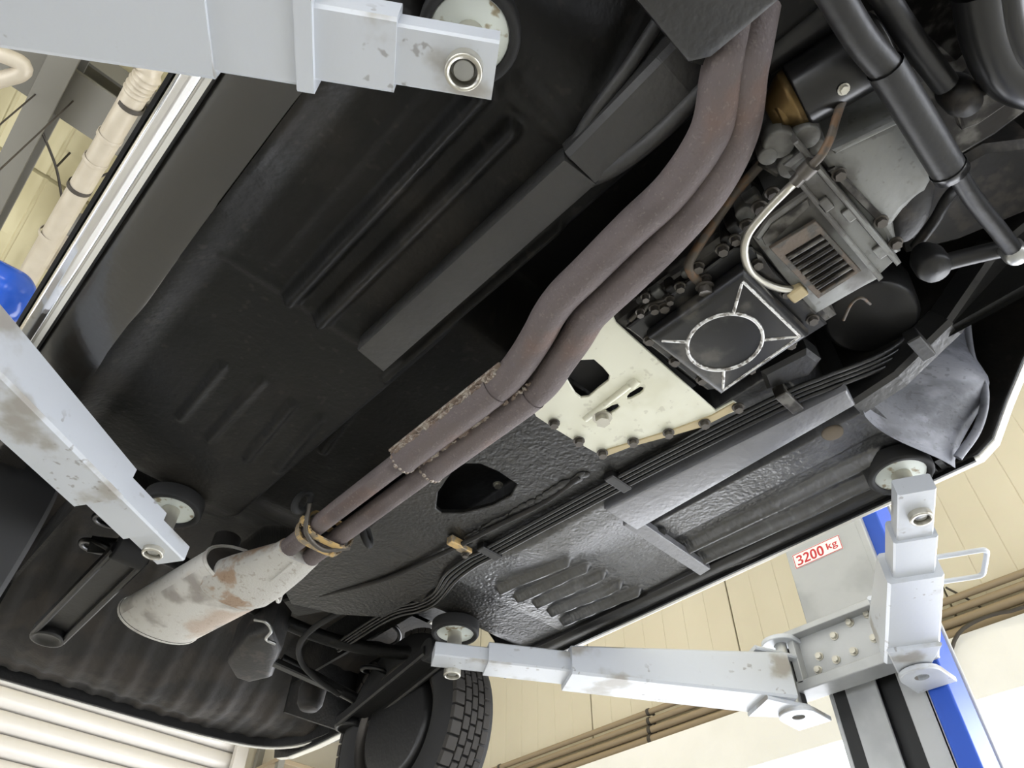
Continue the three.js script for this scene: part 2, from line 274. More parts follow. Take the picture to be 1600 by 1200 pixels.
{ // wall behind the tail with the roller door
  const Z = ROOM.z0, dx0 = -2.2, dx1 = 3.12, dh = 3.9;
  const g = [box(ROOM.x0 - T, dx0, 0, ROOM.h, Z - T, Z), box(dx1, ROOM.x1 + 0.06, 0, ROOM.h, Z - T, Z), box(dx0, dx1, dh, ROOM.h, Z - T, Z)];
  struct(mesh('wall_back', merge(g), M.wallCream));
  const d = struct(mesh('door_1', box(dx0, dx1, 0, dh, Z - 0.16, Z - 0.12), M.beamGrey)); d.userData.label = 'pale ribbed roller door behind the tail of the car';
  const sh = new THREE.Shape(); const p = 0.165, pts = [];
  for (let i = 0; i <= 10; i++) { const a = i / 10 * Math.PI; pts.push(new THREE.Vector2(0.03 + 0.045 * Math.sin(a), p * 0.5 - p * 0.46 * Math.cos(a))); }
  sh.moveTo(0, 0.004); for (const q of pts) sh.lineTo(q.x, q.y); sh.lineTo(0, p - 0.004);
  const sg = new THREE.ExtrudeGeometry(sh, { depth: dx1 - dx0 - 0.02, bevelEnabled: false });
  sg.rotateY(Math.PI / 2);  // (x depth, y, z along) -> along x, profile to -z
  { const q = sg.attributes.position; for (let i = 0; i < q.count; i++) q.setZ(i, -q.getZ(i)); const nn = toCreasedNormals(sg, 0.7); nn.computeVertexNormals(); }
  const slatG = (() => { const q = sg.toNonIndexed ? (sg.index ? sg.toNonIndexed() : sg) : sg; const a = q.attributes.position; for (let i = 0; i < a.count; i += 3) { const x = a.getX(i + 1), y = a.getY(i + 1), z = a.getZ(i + 1); a.setXYZ(i + 1, a.getX(i + 2), a.getY(i + 2), a.getZ(i + 2)); a.setXYZ(i + 2, x, y, z); } q.computeVertexNormals(); return boxUV(toCreasedNormals(q, 0.7)); })();
  for (let i = 0; i < Math.floor(dh / p); i++) { const s = mesh('slat', slatG, M.slat, d); s.position.set(dx0 + 0.01, i * p + 0.02, Z - 0.12); }
  const j = mesh('door_jamb', merge([box(dx1 - 0.1, dx1 + 0.02, 0, dh, Z - 0.02, Z + 0.05, 0.006)]), M.slat, d);
}
{
  const wl = struct(mesh('wall_left', box(ROOM.x0 - T, ROOM.x0, 0, ROOM.h + 0.06, ROOM.z0 - T, ROOM.z1 + T), M.wallCream));
  for (let z = GLAZE.z0; z < GLAZE.z1 - 0.5; z += 1.375) mesh('glazing_panel', box(ROOM.x0, ROOM.x0 + 0.015, GLAZE.y0, GLAZE.y1, z + 0.01, z + 1.365), M.glaze, wl);
}
{ // wall behind the photographer with frosted windows that let the day in
  const Z = ROOM.z1, parts = [];
  const op = WINDOWS.map(([, x, y, , w, h]) => [x - w / 2, x + w / 2, y - h / 2, y + h / 2]).sort((a, b) => a[0] - b[0]);
  let x = ROOM.x0 - T;
  for (const [x0, x1, y0, y1] of op) { parts.push(box(x, x0, 0, ROOM.h + 0.06, Z, Z + T), box(x0, x1, 0, y0, Z, Z + T), box(x0, x1, y1, ROOM.h + 0.06, Z, Z + T)); x = x1; }
  parts.push(box(x, ROOM.x1 + 0.06, 0, ROOM.h + 0.06, Z, Z + T));
  struct(mesh('wall_front', merge(parts), M.wallCream));
  WINDOWS.forEach(([, wx, wy, , w, h, I], k) => {
    const f = struct(mesh('window_' + (k + 1), merge([box(wx - w / 2, wx + w / 2, wy - h / 2, wy - h / 2 + 0.06, Z, Z + 0.1), box(wx - w / 2, wx + w / 2, wy + h / 2 - 0.06, wy + h / 2, Z, Z + 0.1), box(wx - w / 2, wx - w / 2 + 0.06, wy - h / 2, wy + h / 2, Z, Z + 0.1), box(wx + w / 2 - 0.06, wx + w / 2, wy - h / 2, wy + h / 2, Z, Z + 0.1)]), M.beamGrey));
    const n = 4; for (let i = 0; i < n; i++) mesh('pane', box(wx - w / 2 + 0.06 + i * (w - 0.12) / n + 0.02, wx - w / 2 + 0.06 + (i + 1) * (w - 0.12) / n - 0.02, wy - h / 2 + 0.06, wy + h / 2 - 0.06, Z + 0.04, Z + 0.06), M.frost, f);
    areaLight(wx, wy, Z - 0.02, w - 0.15, h - 0.15, [wx, wy, Z - 3], I, DAY);
  });
}
LAMPS.forEach(([x, z], i) => { // fluorescent fittings under the ceiling
  const where = ['over the pipes near the roller door', 'over the wall pipes beside the bonnet', 'over the empty bay near the roller door', 'over the empty bay near the windows'][i];
  const o = thing('ceiling_lamp', 'long fluorescent ceiling lamp ' + where, 'lamp', 'fluorescent ceiling lamps');
  mesh('lamp_body', box(x - 0.12, x + 0.12, 4.5, 4.56, z - 0.75, z + 0.75, 0.01), M.slat, o);
  for (const s of [-1, 1]) { mesh('hanger', rod(V(x, 4.55, z + s * 0.6), V(x, ROOM.h, z + s * 0.6), 0.006), M.steel, o); mesh('fluorescent_tube', rod(V(x + s * 0.06, 4.475, z - 0.7), V(x + s * 0.06, 4.475, z + 0.7), 0.018), M.tubeGlow, o); }
  areaLight(x, 4.44, z, 0.22, 1.4, [x, 0, z], LAMP_POWER, TUBE);
});
/* ------------------------------------------------ under the ceiling */
function iBeam(a, b, w, h, t = 0.014) {   // steel I-section, a and b on the bottom flange centre
  return merge([beam(a, b, w, t, w, t, 0.002), beam(a.clone().setY(a.y + h - t), b.clone().setY(b.y + h - t), w, t, w, t, 0.002), beam(a.clone().setY(a.y + t), b.clone().setY(b.y + t), t, h - 2 * t, t, h - 2 * t, 0.001)]);
}
{
  const p = at(62, 165, 3.5), bx = p.x;
  let o = thing('steel_beam', 'wide grey steel beam under the ceiling running along the car', 'beam');
  mesh('i_section', iBeam(V(bx, EYE + 3.5, ROOM.z0), V(bx, EYE + 3.5, ROOM.z1), 0.12, 0.22), M.beamGrey, o);
  for (const z of [-5.2, -0.8]) mesh('joint_plate', box(bx - 0.09, bx + 0.09, EYE + 3.485, EYE + 3.5, z - 0.1, z + 0.1, 0.003), M.beamGrey, o);
  const q = at(160, 190, 3.56);
  o = thing('steel_beam', 'grey steel cross beam passing over the white duct', 'beam');
  mesh('i_section', merge([beam(V(ROOM.x0, EYE + 3.58, q.z), V(bx - 0.012, EYE + 3.58, q.z), 0.3, 0.02), beam(V(bx + 0.012, EYE + 3.58, q.z), V(ROOM.x1 - 0.12, EYE + 3.58, q.z), 0.3, 0.02)]), M.beamGrey, o);
  for (const s of [-1, 1]) mesh('flange', box(ROOM.x0, ROOM.x1 - 0.12, EYE + 3.72, EYE + 3.86, q.z + s * 0.13 - 0.008, q.z + s * 0.13 + 0.008), M.beamGrey, o);
  mesh('web', box(ROOM.x0, ROOM.x1 - 0.12, EYE + 3.6, EYE + 3.9, q.z - 0.02, q.z + 0.02), M.beamGrey, o);
}
{
  const h = 3.4, o = thing('ventilation_duct', 'white round duct with a corrugated elbow hung below the ceiling', 'duct');
  const a = at(63, 400, h), b = at(205, 158, h), dir = a.clone().sub(b).normalize(); const far = a.clone().addScaledVector(dir, 2.6);
  mesh('duct_pipe', rod(far, b, 0.055, 0.055, 24), M.duct, o);
  const e = [b, at(219, 134, h), at(233, 112, h), at(228, 96, h + 0.02), at(210, 84, h + 0.05), at(185, 76, h + 0.08), at(150, 62, h + 0.1)];
  const cv = new THREE.CatmullRomCurve3(e); const g = new THREE.TubeGeometry(cv, 120, 0.056, 20); // bellows
  { const pp = g.attributes.position, c = V(), n = V(); for (let i = 0; i <= 120; i++) { cv.getPointAt(i / 120, c); const k = 1 + 0.1 * Math.sin(i * 0.95) * smooth(8, 14, i) * (1 - smooth(70, 80, i)); for (let j = 0; j <= 20; j++) { const q = i * 21 + j; n.fromBufferAttribute(pp, q).sub(c).multiplyScalar(k).add(c); pp.setXYZ(q, n.x, n.y, n.z); } } g.computeVertexNormals(); }
  mesh('duct_elbow', boxUV(g), M.duct, o, 'corrugated elbow of the duct');
  for (const [u, v] of [[125, 292], [150, 250], [172, 213], [205, 163], [80, 366]]) { const c = at(u, v, h); mesh('duct_band', lathe([[0.056, -0.012], [0.06, -0.012], [0.06, 0.012], [0.056, 0.012]], c, dir, 24), u === 125 || u === 205 ? M.cable : M.duct, o); }
  const m = b.clone().lerp(a, 0.1); for (const t of [0.02, 0.5, 1.1]) { const c = b.clone().addScaledVector(dir, t * 1.6 + 0.05); mesh('hanger', rod(c, V(c.x, ROOM.h, c.z), 0.006), M.cable, o); }
  // short roof vent beside it
  const v2 = thing('roof_vent', 'short round vent pipe with a wide collar beside the white duct', 'vent');
  const c0 = at(113, 372, 3.62); mesh('vent_pipe', rod(at(76, 418, 3.42), c0, 0.05, 0.05, 20), M.duct, v2);
  mesh('vent_collar', lathe([[0.05, -0.02], [0.085, 0.0], [0.085, 0.1], [0.06, 0.14]], c0, c0.clone().sub(at(76, 418, 3.42)), 24), M.beamGrey, v2);
  mesh('vent_stub', rod(c0, V(c0.x, ROOM.h, c0.z), 0.03), M.beamGrey, v2);
  const el = thing('pipe_elbow', 'white bent pipe beside the wide steel beam', 'pipe');
  mesh('bent_pipe', tube([at(-60, 62, 3.3), at(4, 86, 3.3), at(32, 98, 3.3), at(38, 108, 3.3), at(30, 116, 3.3), at(10, 122, 3.3), at(-60, 140, 3.3)], 0.035, 40, 14), M.duct, el);
  { const q = at(-60, 62, 3.3); mesh('hanger', rod(q, V(q.x, ROOM.h, q.z), 0.008), M.cable, el); }
}
[[[66, 206], [97, 311], 'straight dark rod hanging off the steel cross beam'], [[152, 278], [182, 271], 'short dark wire hook beside the duct clamp'], [[109, 352], [140, 338], 'bent dark wire hook above the vent collar'], [[226, 164], [275, 174], 'dark wire bracket by the corrugated elbow']].forEach(([a, b, label]) => {
  const p = at(a[0], a[1], 3.7), q = at(b[0], b[1], 3.7), m = p.clone().lerp(q, 0.55); m.y += 0.03;
  const o = thing('wire_hook', label, 'hook', 'wire hooks under the ceiling');
  mesh('hook_wire', tube([p, m, q], 0.007, 24, 6), M.cable, o); mesh('hook_stem', rod(m, V(m.x, ROOM.h, m.z), 0.006), M.cable, o);
});
{
  const c = at(8, 462, 2.2), dir = V(-0.75, 0.15, -0.2).normalize(), R = 0.11, o = thing('air_tank', 'glossy blue tank with a rounded end hanging beside the chrome sill', 'tank');
  const prof = []; for (let i = 0; i <= 12; i++) { const a = i / 12 * Math.PI / 2; prof.push([R * Math.sin(a), -R * 0.9 * Math.cos(a)]); } prof.push([R, 0.5]); for (let i = 0; i <= 8; i++) { const a = i / 8 * Math.PI / 2; prof.push([R * Math.cos(a), 0.5 + R * 0.9 * Math.sin(a)]); }
  mesh('tank_shell', lathe(prof, c, dir, 32), mat({ color: 0x1d58d0, roughness: 0.18 }), o);
  for (const t of [0.34, 0.48]) { const q = c.clone().addScaledVector(dir, t); mesh('tank_strap', lathe([[R, -0.015], [R + 0.006, -0.015], [R + 0.006, 0.015], [R, 0.015]], q, dir, 32), M.beamGrey, o); mesh('hanger', rod(V(q.x, q.y + R, q.z), V(q.x, ROOM.h, q.z), 0.004), M.cable, o); }
}

/* ------------------------------------------------ the two-post lift */
const pad = (arm, c, pinFrom) => {          // round pad at c (centre of underside of disc)
  const pin = mesh('pad_screw', lathe([[0.02, 0], [0.02, c.y - pinFrom.y]], pinFrom, up, 20), M.zinc, arm);
  const cup = mesh('rubber_pad', lathe([[0.0, 0.012], [0.052, 0.012], [0.052, -0.004], [0.062, -0.006], [0.066, 0], [0.066, 0.028], [0.06, 0.03], [0.0, 0.03]], c, up, 40), M.rubber, arm);
  mesh('pad_disc', lathe([[0.0, 0], [0.05, 0], [0.052, 0.004], [0.052, 0.012], [0, 0.012]], c, up, 40), M.padDisc, arm);
};
const onH = (x, h, z) => V(x, EYE + h, z);
// telescoping swing arm: tip [x,z], pivot [x,z]; lengths measured from the tip end
function swingArm(post, tip, piv, h, cut, padAt, padH, socket) {
  const A = onH(tip[0], h, tip[1]), B = onH(piv[0], h, piv[1]), L = A.distanceTo(B), d = B.clone().sub(A).normalize();
  const P = (t, dy = 0) => { const q = A.clone().addScaledVector(d, t); q.y += dy; return q; };
  const [c1, c2, c3] = cut;                 // tip plate | extension | outer tube
  const outer = mesh('swing_arm', beam(P(c3, -0.018), P(L - 0.03, -0.018), 0.115, 0.078, 0.13, 0.13, 0.006), M.lift, post);
  for (const dy of [-0.03, 0.112]) mesh('arm_end', beam(P(L - 0.12, dy), P(L + 0.02, dy), 0.125, 0.012, 0.07, 0.012), M.lift, outer);
  mesh('pivot_pin', rod(P(L, -0.02), P(L, 0.17), 0.017, 0.017, 20), M.steel, outer);
  mesh('arm_extension', beam(P(c1, -0.006), P(c3 + 0.1, -0.006), 0.086, 0.056, 0.086, 0.056, 0.004), M.lift, outer);
  if (c2) mesh('arm_sleeve', beam(P(c2, -0.012), P(c3 + 0.05, -0.012), 0.1, 0.07, 0.1, 0.07, 0.004), M.lift, outer), mesh('arm_collar', beam(P(c2 - 0.008, -0.016), P(c2 + 0.012, -0.016), 0.112, 0.08, 0.112, 0.08, 0.004), M.lift, outer);
  mesh('arm_tip', beam(P(0), P(c1 + 0.06), 0.07, 0.038, 0.07, 0.038, 0.003), M.lift, outer);
  // pad socket: bored boss under the tip
  const S = onH(padAt[0], h, padAt[1]);
  mesh('pad_socket', lathe([[0.0165, 0.02], [0.0165, -socket], [0.021, -socket], [0.0225, -socket + 0.003], [0.0225, 0.003]], S, up, 32), M.zinc, outer);
  mesh('socket_core', lathe([[0, -socket + 0.006], [0.0115, -socket + 0.006], [0.013, -socket + 0.009], [0.013, 0.0]], S, up, 24), M.steel, outer);
  pad(outer, onH(padAt[0], padH, padAt[1]), onH(padAt[0], h + 0.036, padAt[1]));
  return { outer, P, L, d };
}
function post(xIn, side, label) {           // xIn: face turned to the car; side +1 stands beyond it
  const o = thing('lift_post', label, 'car lift', 'posts of the two-post car lift');
  const X = (d) => xIn + side * d, bx = (d0, d1, y0, y1, z0, z1, r = 0) => box(Math.min(X(d0), X(d1)), Math.max(X(d0), X(d1)), y0, y1, z0, z1, r);
  const z0 = -0.92, z1 = -0.61, H = 3.3;
  mesh('base_plate', bx(-0.12, 0.34, 0, 0.02, z0 - 0.1, z1 + 0.1, 0.003), M.liftClean, o);
  // folded steel column: back, two cheeks and lips round a dark slot
  mesh('column', merge([bx(0.2, 0.215, 0.02, H, z0, z1, 0.004), bx(0, 0.215, 0.02, H, z0, z0 + 0.012, 0.004), bx(0, 0.215, 0.02, H, z1 - 0.055, z1 - 0.043, 0.004), bx(0, 0.012, 0.02, H, z0 + 0.05, z0 + 0.14, 0.003), bx(0, 0.012, 0.02, H, z1 - 0.11, z1 - 0.043, 0.003)]), M.liftClean, o);
  mesh('slide_strip', bx(0.004, 0.02, 0.02, H, z0 + 0.002, z0 + 0.05), M.slotBlack, o);
  mesh('slide_strip', bx(0.03, 0.045, 0.02, H, z0 + 0.14, z1 - 0.11), M.slotBlack, o);
  mesh('cable_cover', bx(-0.02, 0.12, 0.02, H, z1 - 0.04, z1 + 0.015, 0.006), M.liftBlue, o, 'blue cable cover');
  mesh('head_plate', bx(-0.02, 0.24, H, H + 0.02, z0 - 0.02, z1 + 0.03, 0.003), M.liftClean, o);
  return { o, X, bx };
}
const CX = 0.715;                           // middle of the car
const right = post(2.1, 1, 'grey and blue lift post with the red 3200 kg sticker');
const left = post(2 * CX - 2.1, -1, 'grey lift post standing beyond the chrome sill and the blue tank');
for (const { o, X, bx } of [right, left]) { // carriage: upright plate, bolted bracket, fork ears for the arms
  const y = (h) => EYE + h;
  const c = mesh('carriage', merge([bx(-0.04, 0.0, y(1.06), y(1.62), -0.905, -0.66, 0.004), bx(-0.04, 0.1, y(1.06), y(1.62), -0.665, -0.64, 0.006)]), M.liftClean, o);
  mesh('bracket_plate', bx(-0.085, -0.07, y(0.93), y(1.075), -0.94, -0.66, 0.002), M.liftClean, c);
  mesh('bracket_frame', merge([bx(-0.12, -0.04, y(1.06), y(1.078), -1.0, -0.6, 0.003), bx(-0.12, -0.04, y(0.90), y(0.93), -1.0, -0.58, 0.004), bx(-0.12, -0.04, y(0.92), y(1.07), -0.945, -0.925, 0.003), bx(-0.12, -0.04, y(0.92), y(1.07), -0.68, -0.66, 0.003), bx(-0.05, 0.0, y(0.92), y(1.07), -0.945, -0.62, 0.003)]), M.liftClean, c);
  for (const [z, s] of [[-0.97, -1], [-0.62, 1]]) {
    const fp = [], hp = [], sx = X(0) - X(-1), px = X(-0.115);
    fp.push([X(-0.03), z + 0.052]); for (let i = 0; i <= 12; i++) { const q = Math.PI / 2 + i / 12 * Math.PI; fp.push([px + sx * 0.052 * Math.cos(q), z + 0.052 * Math.sin(q)]); } fp.push([X(-0.03), z - 0.052]);
    for (let i = 0; i < 16; i++) { const q = i / 16 * Math.PI * 2; hp.push([px + 0.02 * Math.cos(q), z + 0.02 * Math.sin(q)]); }
    for (const h of [0.838, 1.045]) mesh('fork_plate', slabXZ(fp, h, 0.014, { holes: [hp], bevel: 0.002 }), M.lift, c);
    mesh('lock_spring', rod(V(X(-0.1), y(0.87), z), V(X(-0.1), y(1.03), z), 0.026), M.rubber, c);
  }
  for (const [a, b] of [[0.06, 0.055], [0.12, 0.095], [0.175, 0.115], [0.23, 0.12], [0.045, 0.02], [0.105, 0.03], [0.16, 0.035], [0.225, 0.05]]) mesh('bolt', hexBolt(V(X(-0.085), y(0.935 + b), -0.935 + a), V(-Math.sign(X(1) - X(0)), 0, 0), 0.009, 0.012), M.zinc, c);
}
{ // red capacity sticker on the carriage of the post with the cover in view
  const cv = document.createElement('canvas'); cv.width = 512; cv.height = 160; const x = cv.getContext('2d');
  x.fillStyle = '#f6f3ee'; x.fillRect(0, 0, 512, 160); x.strokeStyle = '#c2252c'; x.lineWidth = 7; x.strokeRect(6, 6, 500, 148);
  x.fillStyle = '#c2252c'; x.textBaseline = 'alphabetic';
  x.save(); x.font = 'bold 150px sans-serif'; x.translate(28, 136); const w = x.measureText('3200').width; x.scale(300 / w, 1); x.fillText('3200', 0, 0); x.restore();
  x.save(); x.font = 'bold 92px sans-serif'; x.translate(352, 106); const k = x.measureText('kg').width; x.scale(124 / k, 1); x.fillText('kg', 0, 0); x.restore();
  const t = new THREE.CanvasTexture(cv); t.colorSpace = THREE.SRGBColorSpace;
  const g = new THREE.PlaneGeometry(0.165, 0.05); g.rotateY(-Math.PI / 2); // faces -x
  const s = mesh('sticker', g, mat({ map: t, roughness: 0.4 }), right.o, 'white sticker with red 3200 kg lettering');
  s.position.set(2.0585, EYE + 1.325, -0.803);
}
const ARM = [
  // post, tip, pivot, h, cuts, pad, padH
  [left, [0.207, -0.266], [-0.55, -0.781], 0.88, [0.117, 0.217, 0.324], [0.177, -0.287], 0.985, 0.018],
  [left, [0.405, -1.537], [-0.55, -0.93], 0.88, [0.11, 0, 0.245], [0.358, -1.515], 0.985, 0.012],
  [right, [1.105, -1.49], [1.98, -0.965], 0.878, [0.14, 0, 0.36], [1.18, -1.5], 0.985, 0.014],
  [right, [1.33, -0.295], [1.975, -0.63], 0.885, [0.16, 0, 0.3], [1.40, -0.325], 0.985, 0.014],
];
const built = ARM.map(([s, ...r]) => swingArm(s.o, ...r));
for (const [i, sgn, t] of [[1, 1, 0.5], [3, 1, 0.32]]) { // bent-wire grab handles on the arms
  const { outer, P, d } = built[i], sd = V().crossVectors(d, up).normalize().multiplyScalar(sgn), hp = (a, b, c = 0) => P(t + a, 0.04 + c).addScaledVector(sd, b);
  mesh('grab_handle', tube([hp(0, 0.04), hp(0, 0.1), hp(0, 0.155), hp(0.012, 0.165), hp(0.1, 0.165), hp(0.112, 0.155), hp(0.112, 0.1), hp(0.112, 0.04)], 0.006, 60, 8, false, 0.2), M.lift, outer);
}

/* ------------------------------------------------ the car, seen from below */
const car = thing('car', 'white car raised on the lift, its black undercoated underside in view', 'car');
const Y = (h) => EYE + h;
// ---- pressed floor pan: level h(x, z) over the eye
const beads = [];                            // [x0, z0, x1, z1, half width, depth down]
const bead = (u0, v0, u1, v1, w, d, h = 1.01) => { const a = at(u0, v0, h), b = at(u1, v1, h); beads.push([a.x, a.z, b.x, b.z, w, d]); };
bead(455, 467, 750, 150, 0.018, 0.03); bead(503, 500, 797, 206, 0.018, 0.03);
bead(425, 412, 655, 142, 0.012, 0.005); bead(350, 310, 480, 150, 0.012, 0.004);
bead(280, 658, 345, 578, 0.012, 0.008); bead(325, 692, 407, 600, 0.012, 0.008); bead(385, 722, 455, 636, 0.012, 0.009); bead(432, 740, 500, 658, 0.012, 0.009); bead(492, 748, 542, 684, 0.011, 0.008);
bead(1072, 860, 1372, 714, 0.017, 0.024); bead(1098, 875, 1376, 748, 0.017, 0.024); bead(1116, 890, 1380, 790, 0.015, 0.02);
bead(783, 924, 886, 873, 0.014, 0.02); bead(811, 937, 915, 889, 0.014, 0.02); bead(840, 946, 941, 901, 0.014, 0.02); bead(863, 960, 967, 917, 0.014, 0.02); bead(882, 974, 996, 927, 0.014, 0.02);
bead(600, 602, 876, 366, 0.01, 0.012, 1.0);
bead(790, 150, 890, 236, 0.012, 0.006); bead(815, 130, 905, 225, 0.012, 0.006);
// lap seam across the pan
beads.push([0.12, -0.835, 0.40, -0.835, 0.014, 0.004], [1.165, -0.835, 1.44, -0.835, 0.018, 0.006]);
const segD = (x, z, [a, b, c, d]) => { const ux = c - a, uz = d - b, t = Math.max(0, Math.min(1, ((x - a) * ux + (z - b) * uz) / (ux * ux + uz * uz || 1))); return Math.hypot(x - a - t * ux, z - b - t * uz); };
function panH(x, z) {
  let h = 1.02;
  for (const b of beads) { if (Math.abs(x - (b[0] + b[2]) / 2) > Math.abs(b[0] - b[2]) / 2 + 0.04 || Math.abs(z - (b[1] + b[3]) / 2) > Math.abs(b[1] - b[3]) / 2 + 0.04) continue; const d = segD(x, z, b); h -= b[5] * (1 - smooth(b[4] * 0.15, b[4] * 1.15, d)); }
  h -= 0.026 * (1 - smooth(0.064, 0.13, x));
  // toe board rises to the front
  h += 0.34 * smooth(-0.3, 0.12, z) * (1 - smooth(0.36, 0.4, x)) ;
  // tunnel: deep round the gearbox, shallow over the exhaust
  const deep = smooth(-0.72, -0.66, z), inT = smooth(0.485, 0.515, x) * (1 - smooth(0.965, 0.99, x));
  const inE = smooth(0.49, 0.52, x) * (1 - smooth(0.70, 0.73, x));
  h += inT * deep * 0.26 + inE * (1 - deep) * 0.07;
  h += 0.12 * smooth(0.70, 0.73, x) * (1 - smooth(0.965, 0.985, x)) * (1 - deep) * smooth(-1.56, -1.5, z);
  // channel beside the rail, step beside it on the other side
  h += 0.022 * smooth(1.158, 1.166, x) * (1 - smooth(1.19, 1.2, x)) * smooth(-0.85, -0.82, z);
  h -= 0.008 * smooth(1.195, 1.2, x) * (1 - smooth(1.285, 1.29, x)) * smooth(-0.85, -0.82, z);
  h += 0.3 * smooth(-0.35, -0.28, z) * smooth(0.88, 0.92, x) * (1 - smooth(1.164, 1.17, x));
  h -= 0.022 * smooth(1.02, 1.05, x) * (1 - smooth(1.1, 1.24, x)) * smooth(-1.24, -1.04, z) * (1 - smooth(-0.84, -0.82, z));
  // heel board up to the rear axle
  h += 0.2 * smooth(-1.46, -1.72, z) * (0.5 + 0.5 * smooth(1.0, 1.15, x) + 0.5 * (1 - smooth(0.3, 0.45, x))) + 0.1 * smooth(-1.62, -1.9, z);
  h += 0.004 * (vnoise(x * 9 + 40, z * 9 + 40, 64) - 0.5);
  return h;
}
function panMesh(x0, x1, z0, z1, step, fn) {
  const nx = Math.round((x1 - x0) / step), nz = Math.round((z1 - z0) / step), P = [], U = [], I = [];
  for (let j = 0; j <= nz; j++) for (let i = 0; i <= nx; i++) { const x = x0 + (x1 - x0) * i / nx, z = z0 + (z1 - z0) * j / nz; P.push(x, Y(fn(x, z)), z); U.push(x, z); }
  for (let j = 0; j < nz; j++) for (let i = 0; i < nx; i++) { const a = j * (nx + 1) + i, b = a + 1, c = a + nx + 1, d = c + 1; I.push(a, b, c, b, d, c); }
  const g = new THREE.BufferGeometry(); g.setAttribute('position', new THREE.Float32BufferAttribute(P, 3)); g.setAttribute('uv', new THREE.Float32BufferAttribute(U, 2)); g.setIndex(I); g.computeVertexNormals(); return g;
}
const pan = mesh('floor_pan', panMesh(0.062, 0.80, -2.0, 0.3, 0.006, panH), M.under, car, 'black undercoated floor pan with pressed ribs');
mesh('floor_pan', panMesh(0.80, 1.47, -1.332, -0.27, 0.006, panH), M.underThick, car, 'thickly undercoated floor pan with dark ribs');
mesh('heel_board', panMesh(0.80, 1.47, -1.75, -1.332, 0.006, panH), M.underTunnel, car);
mesh('floor_pan', panMesh(0.80, 1.17, -0.27, 0.3, 0.008, panH), M.under, car);
mesh('drain_plug', lathe([[0, -0.004], [0.012, -0.004], [0.016, 0], [0.016, 0.006]], at(1030, 833, 1.006), up, 20), M.rubber, car);
mesh('undercoat_lump', (() => { const g = new THREE.SphereGeometry(0.022, 16, 10); g.scale(1, 0.35, 1); const p = at(1303, 682, 1.0); g.translate(p.x, p.y + 0.01, p.z); return boxUV(g); })(), M.tanLump, car);
// ---- closed tunnel bottom behind the gearbox, with the access hole
{
  const hole = [[681, 795], [684, 770], [706, 738], [726, 725], [750, 725], [778, 737], [808, 757], [798, 775], [770, 790], [725, 802], [690, 802]];
  mesh('tunnel_cover', slabXZ([[0.705, -0.70], [0.86, -0.705], [1.0, -0.5], [1.0, -1.58], [0.9, -1.66], [0.78, -1.7], [0.715, -1.64]], 0.995, 0.012, { holes: [pxz(hole, 0.995)], bevel: 0.002 }), M.underTunnel, car, 'undercoated tunnel plate with an access hole');
  mesh('bolt', hexBolt(at(778, 757, 1.09), V(0, -1, 0), 0.009, 0.008), M.zinc, car);
}
// ---- frame rails
{
  const r = mesh('chassis_rail', slabXZ([[0.381, -0.825], [0.447, -0.835], [0.447, -0.312], [0.384, -0.318]], 0.978, 0.05, { bevel: 0.006, bs: 2 }), M.railDark, car, 'charcoal chassis rail');
  // rail kicks up at the toe board
  const A = onH(0.415, 0.978, -0.312), Bq = onH(0.418, 1.0, -0.14), C = onH(0.43, 1.06, 0.06), D = onH(0.44, 1.1, 0.25);
  mesh('rail_front', beam(A, Bq, 0.072, 0.06, 0.078, 0.06, 0.008), M.railDark, r);
  mesh('rail_front', beam(Bq.clone().lerp(A, 0.02), C, 0.078, 0.06, 0.082, 0.07, 0.008), M.railDark, r);
  mesh('rail_front', beam(C.clone().lerp(Bq, 0.02), D, 0.082, 0.07, 0.09, 0.07, 0.008), M.railDark, r);
  const fl = [[0.436, 0.995, -0.33], [0.45, 0.99, -0.28], [0.456, 0.99, -0.22], [0.458, 1.0, -0.16], [0.458, 1.02, -0.08], [0.46, 1.05, 0.0]].map(([x, h, z]) => onH(x, h, z));
  mesh('rail_flange', tube(fl, 0.013, 40, 10), M.railDark, r);
  const rg = [[0.4, 1.0, -0.33], [0.378, 1.01, -0.26], [0.37, 1.03, -0.18], [0.358, 1.07, -0.08], [0.36, 1.12, 0.02]].map(([x, h, z]) => onH(x, h, z));
  mesh('rail_flange', tube(rg, 0.01, 40, 10), M.railDark, r);
  const r2 = mesh('chassis_rail', slabXZ([[1.05, -0.835], [1.16, -0.835], [1.142, -0.285], [1.092, -0.275]], 0.982, 0.05, { bevel: 0.006, bs: 2 }), M.railGrey, car, 'smooth grey chassis rail');
  mesh('rail_strap', slab([[974, 822], [990, 808], [1110, 890], [1094, 900]], 0.992, 0.02, { bevel: 0.002 }), M.railGrey, r2);
  // apron rail carrying on past the front wheel arch
  const q = [onH(1.16, 0.985, -0.29), onH(1.165, 1.0, -0.2), onH(1.17, 1.05, -0.08), onH(1.14, 1.12, 0.06), onH(1.1, 1.14, 0.3)];
  for (let i = 0; i < 4; i++) mesh('apron_rail', beam(q[i], q[i + 1].clone().lerp(q[i], -0.03), 0.05, 0.06, 0.05, 0.06, 0.008), M.underGloss, r2);
}
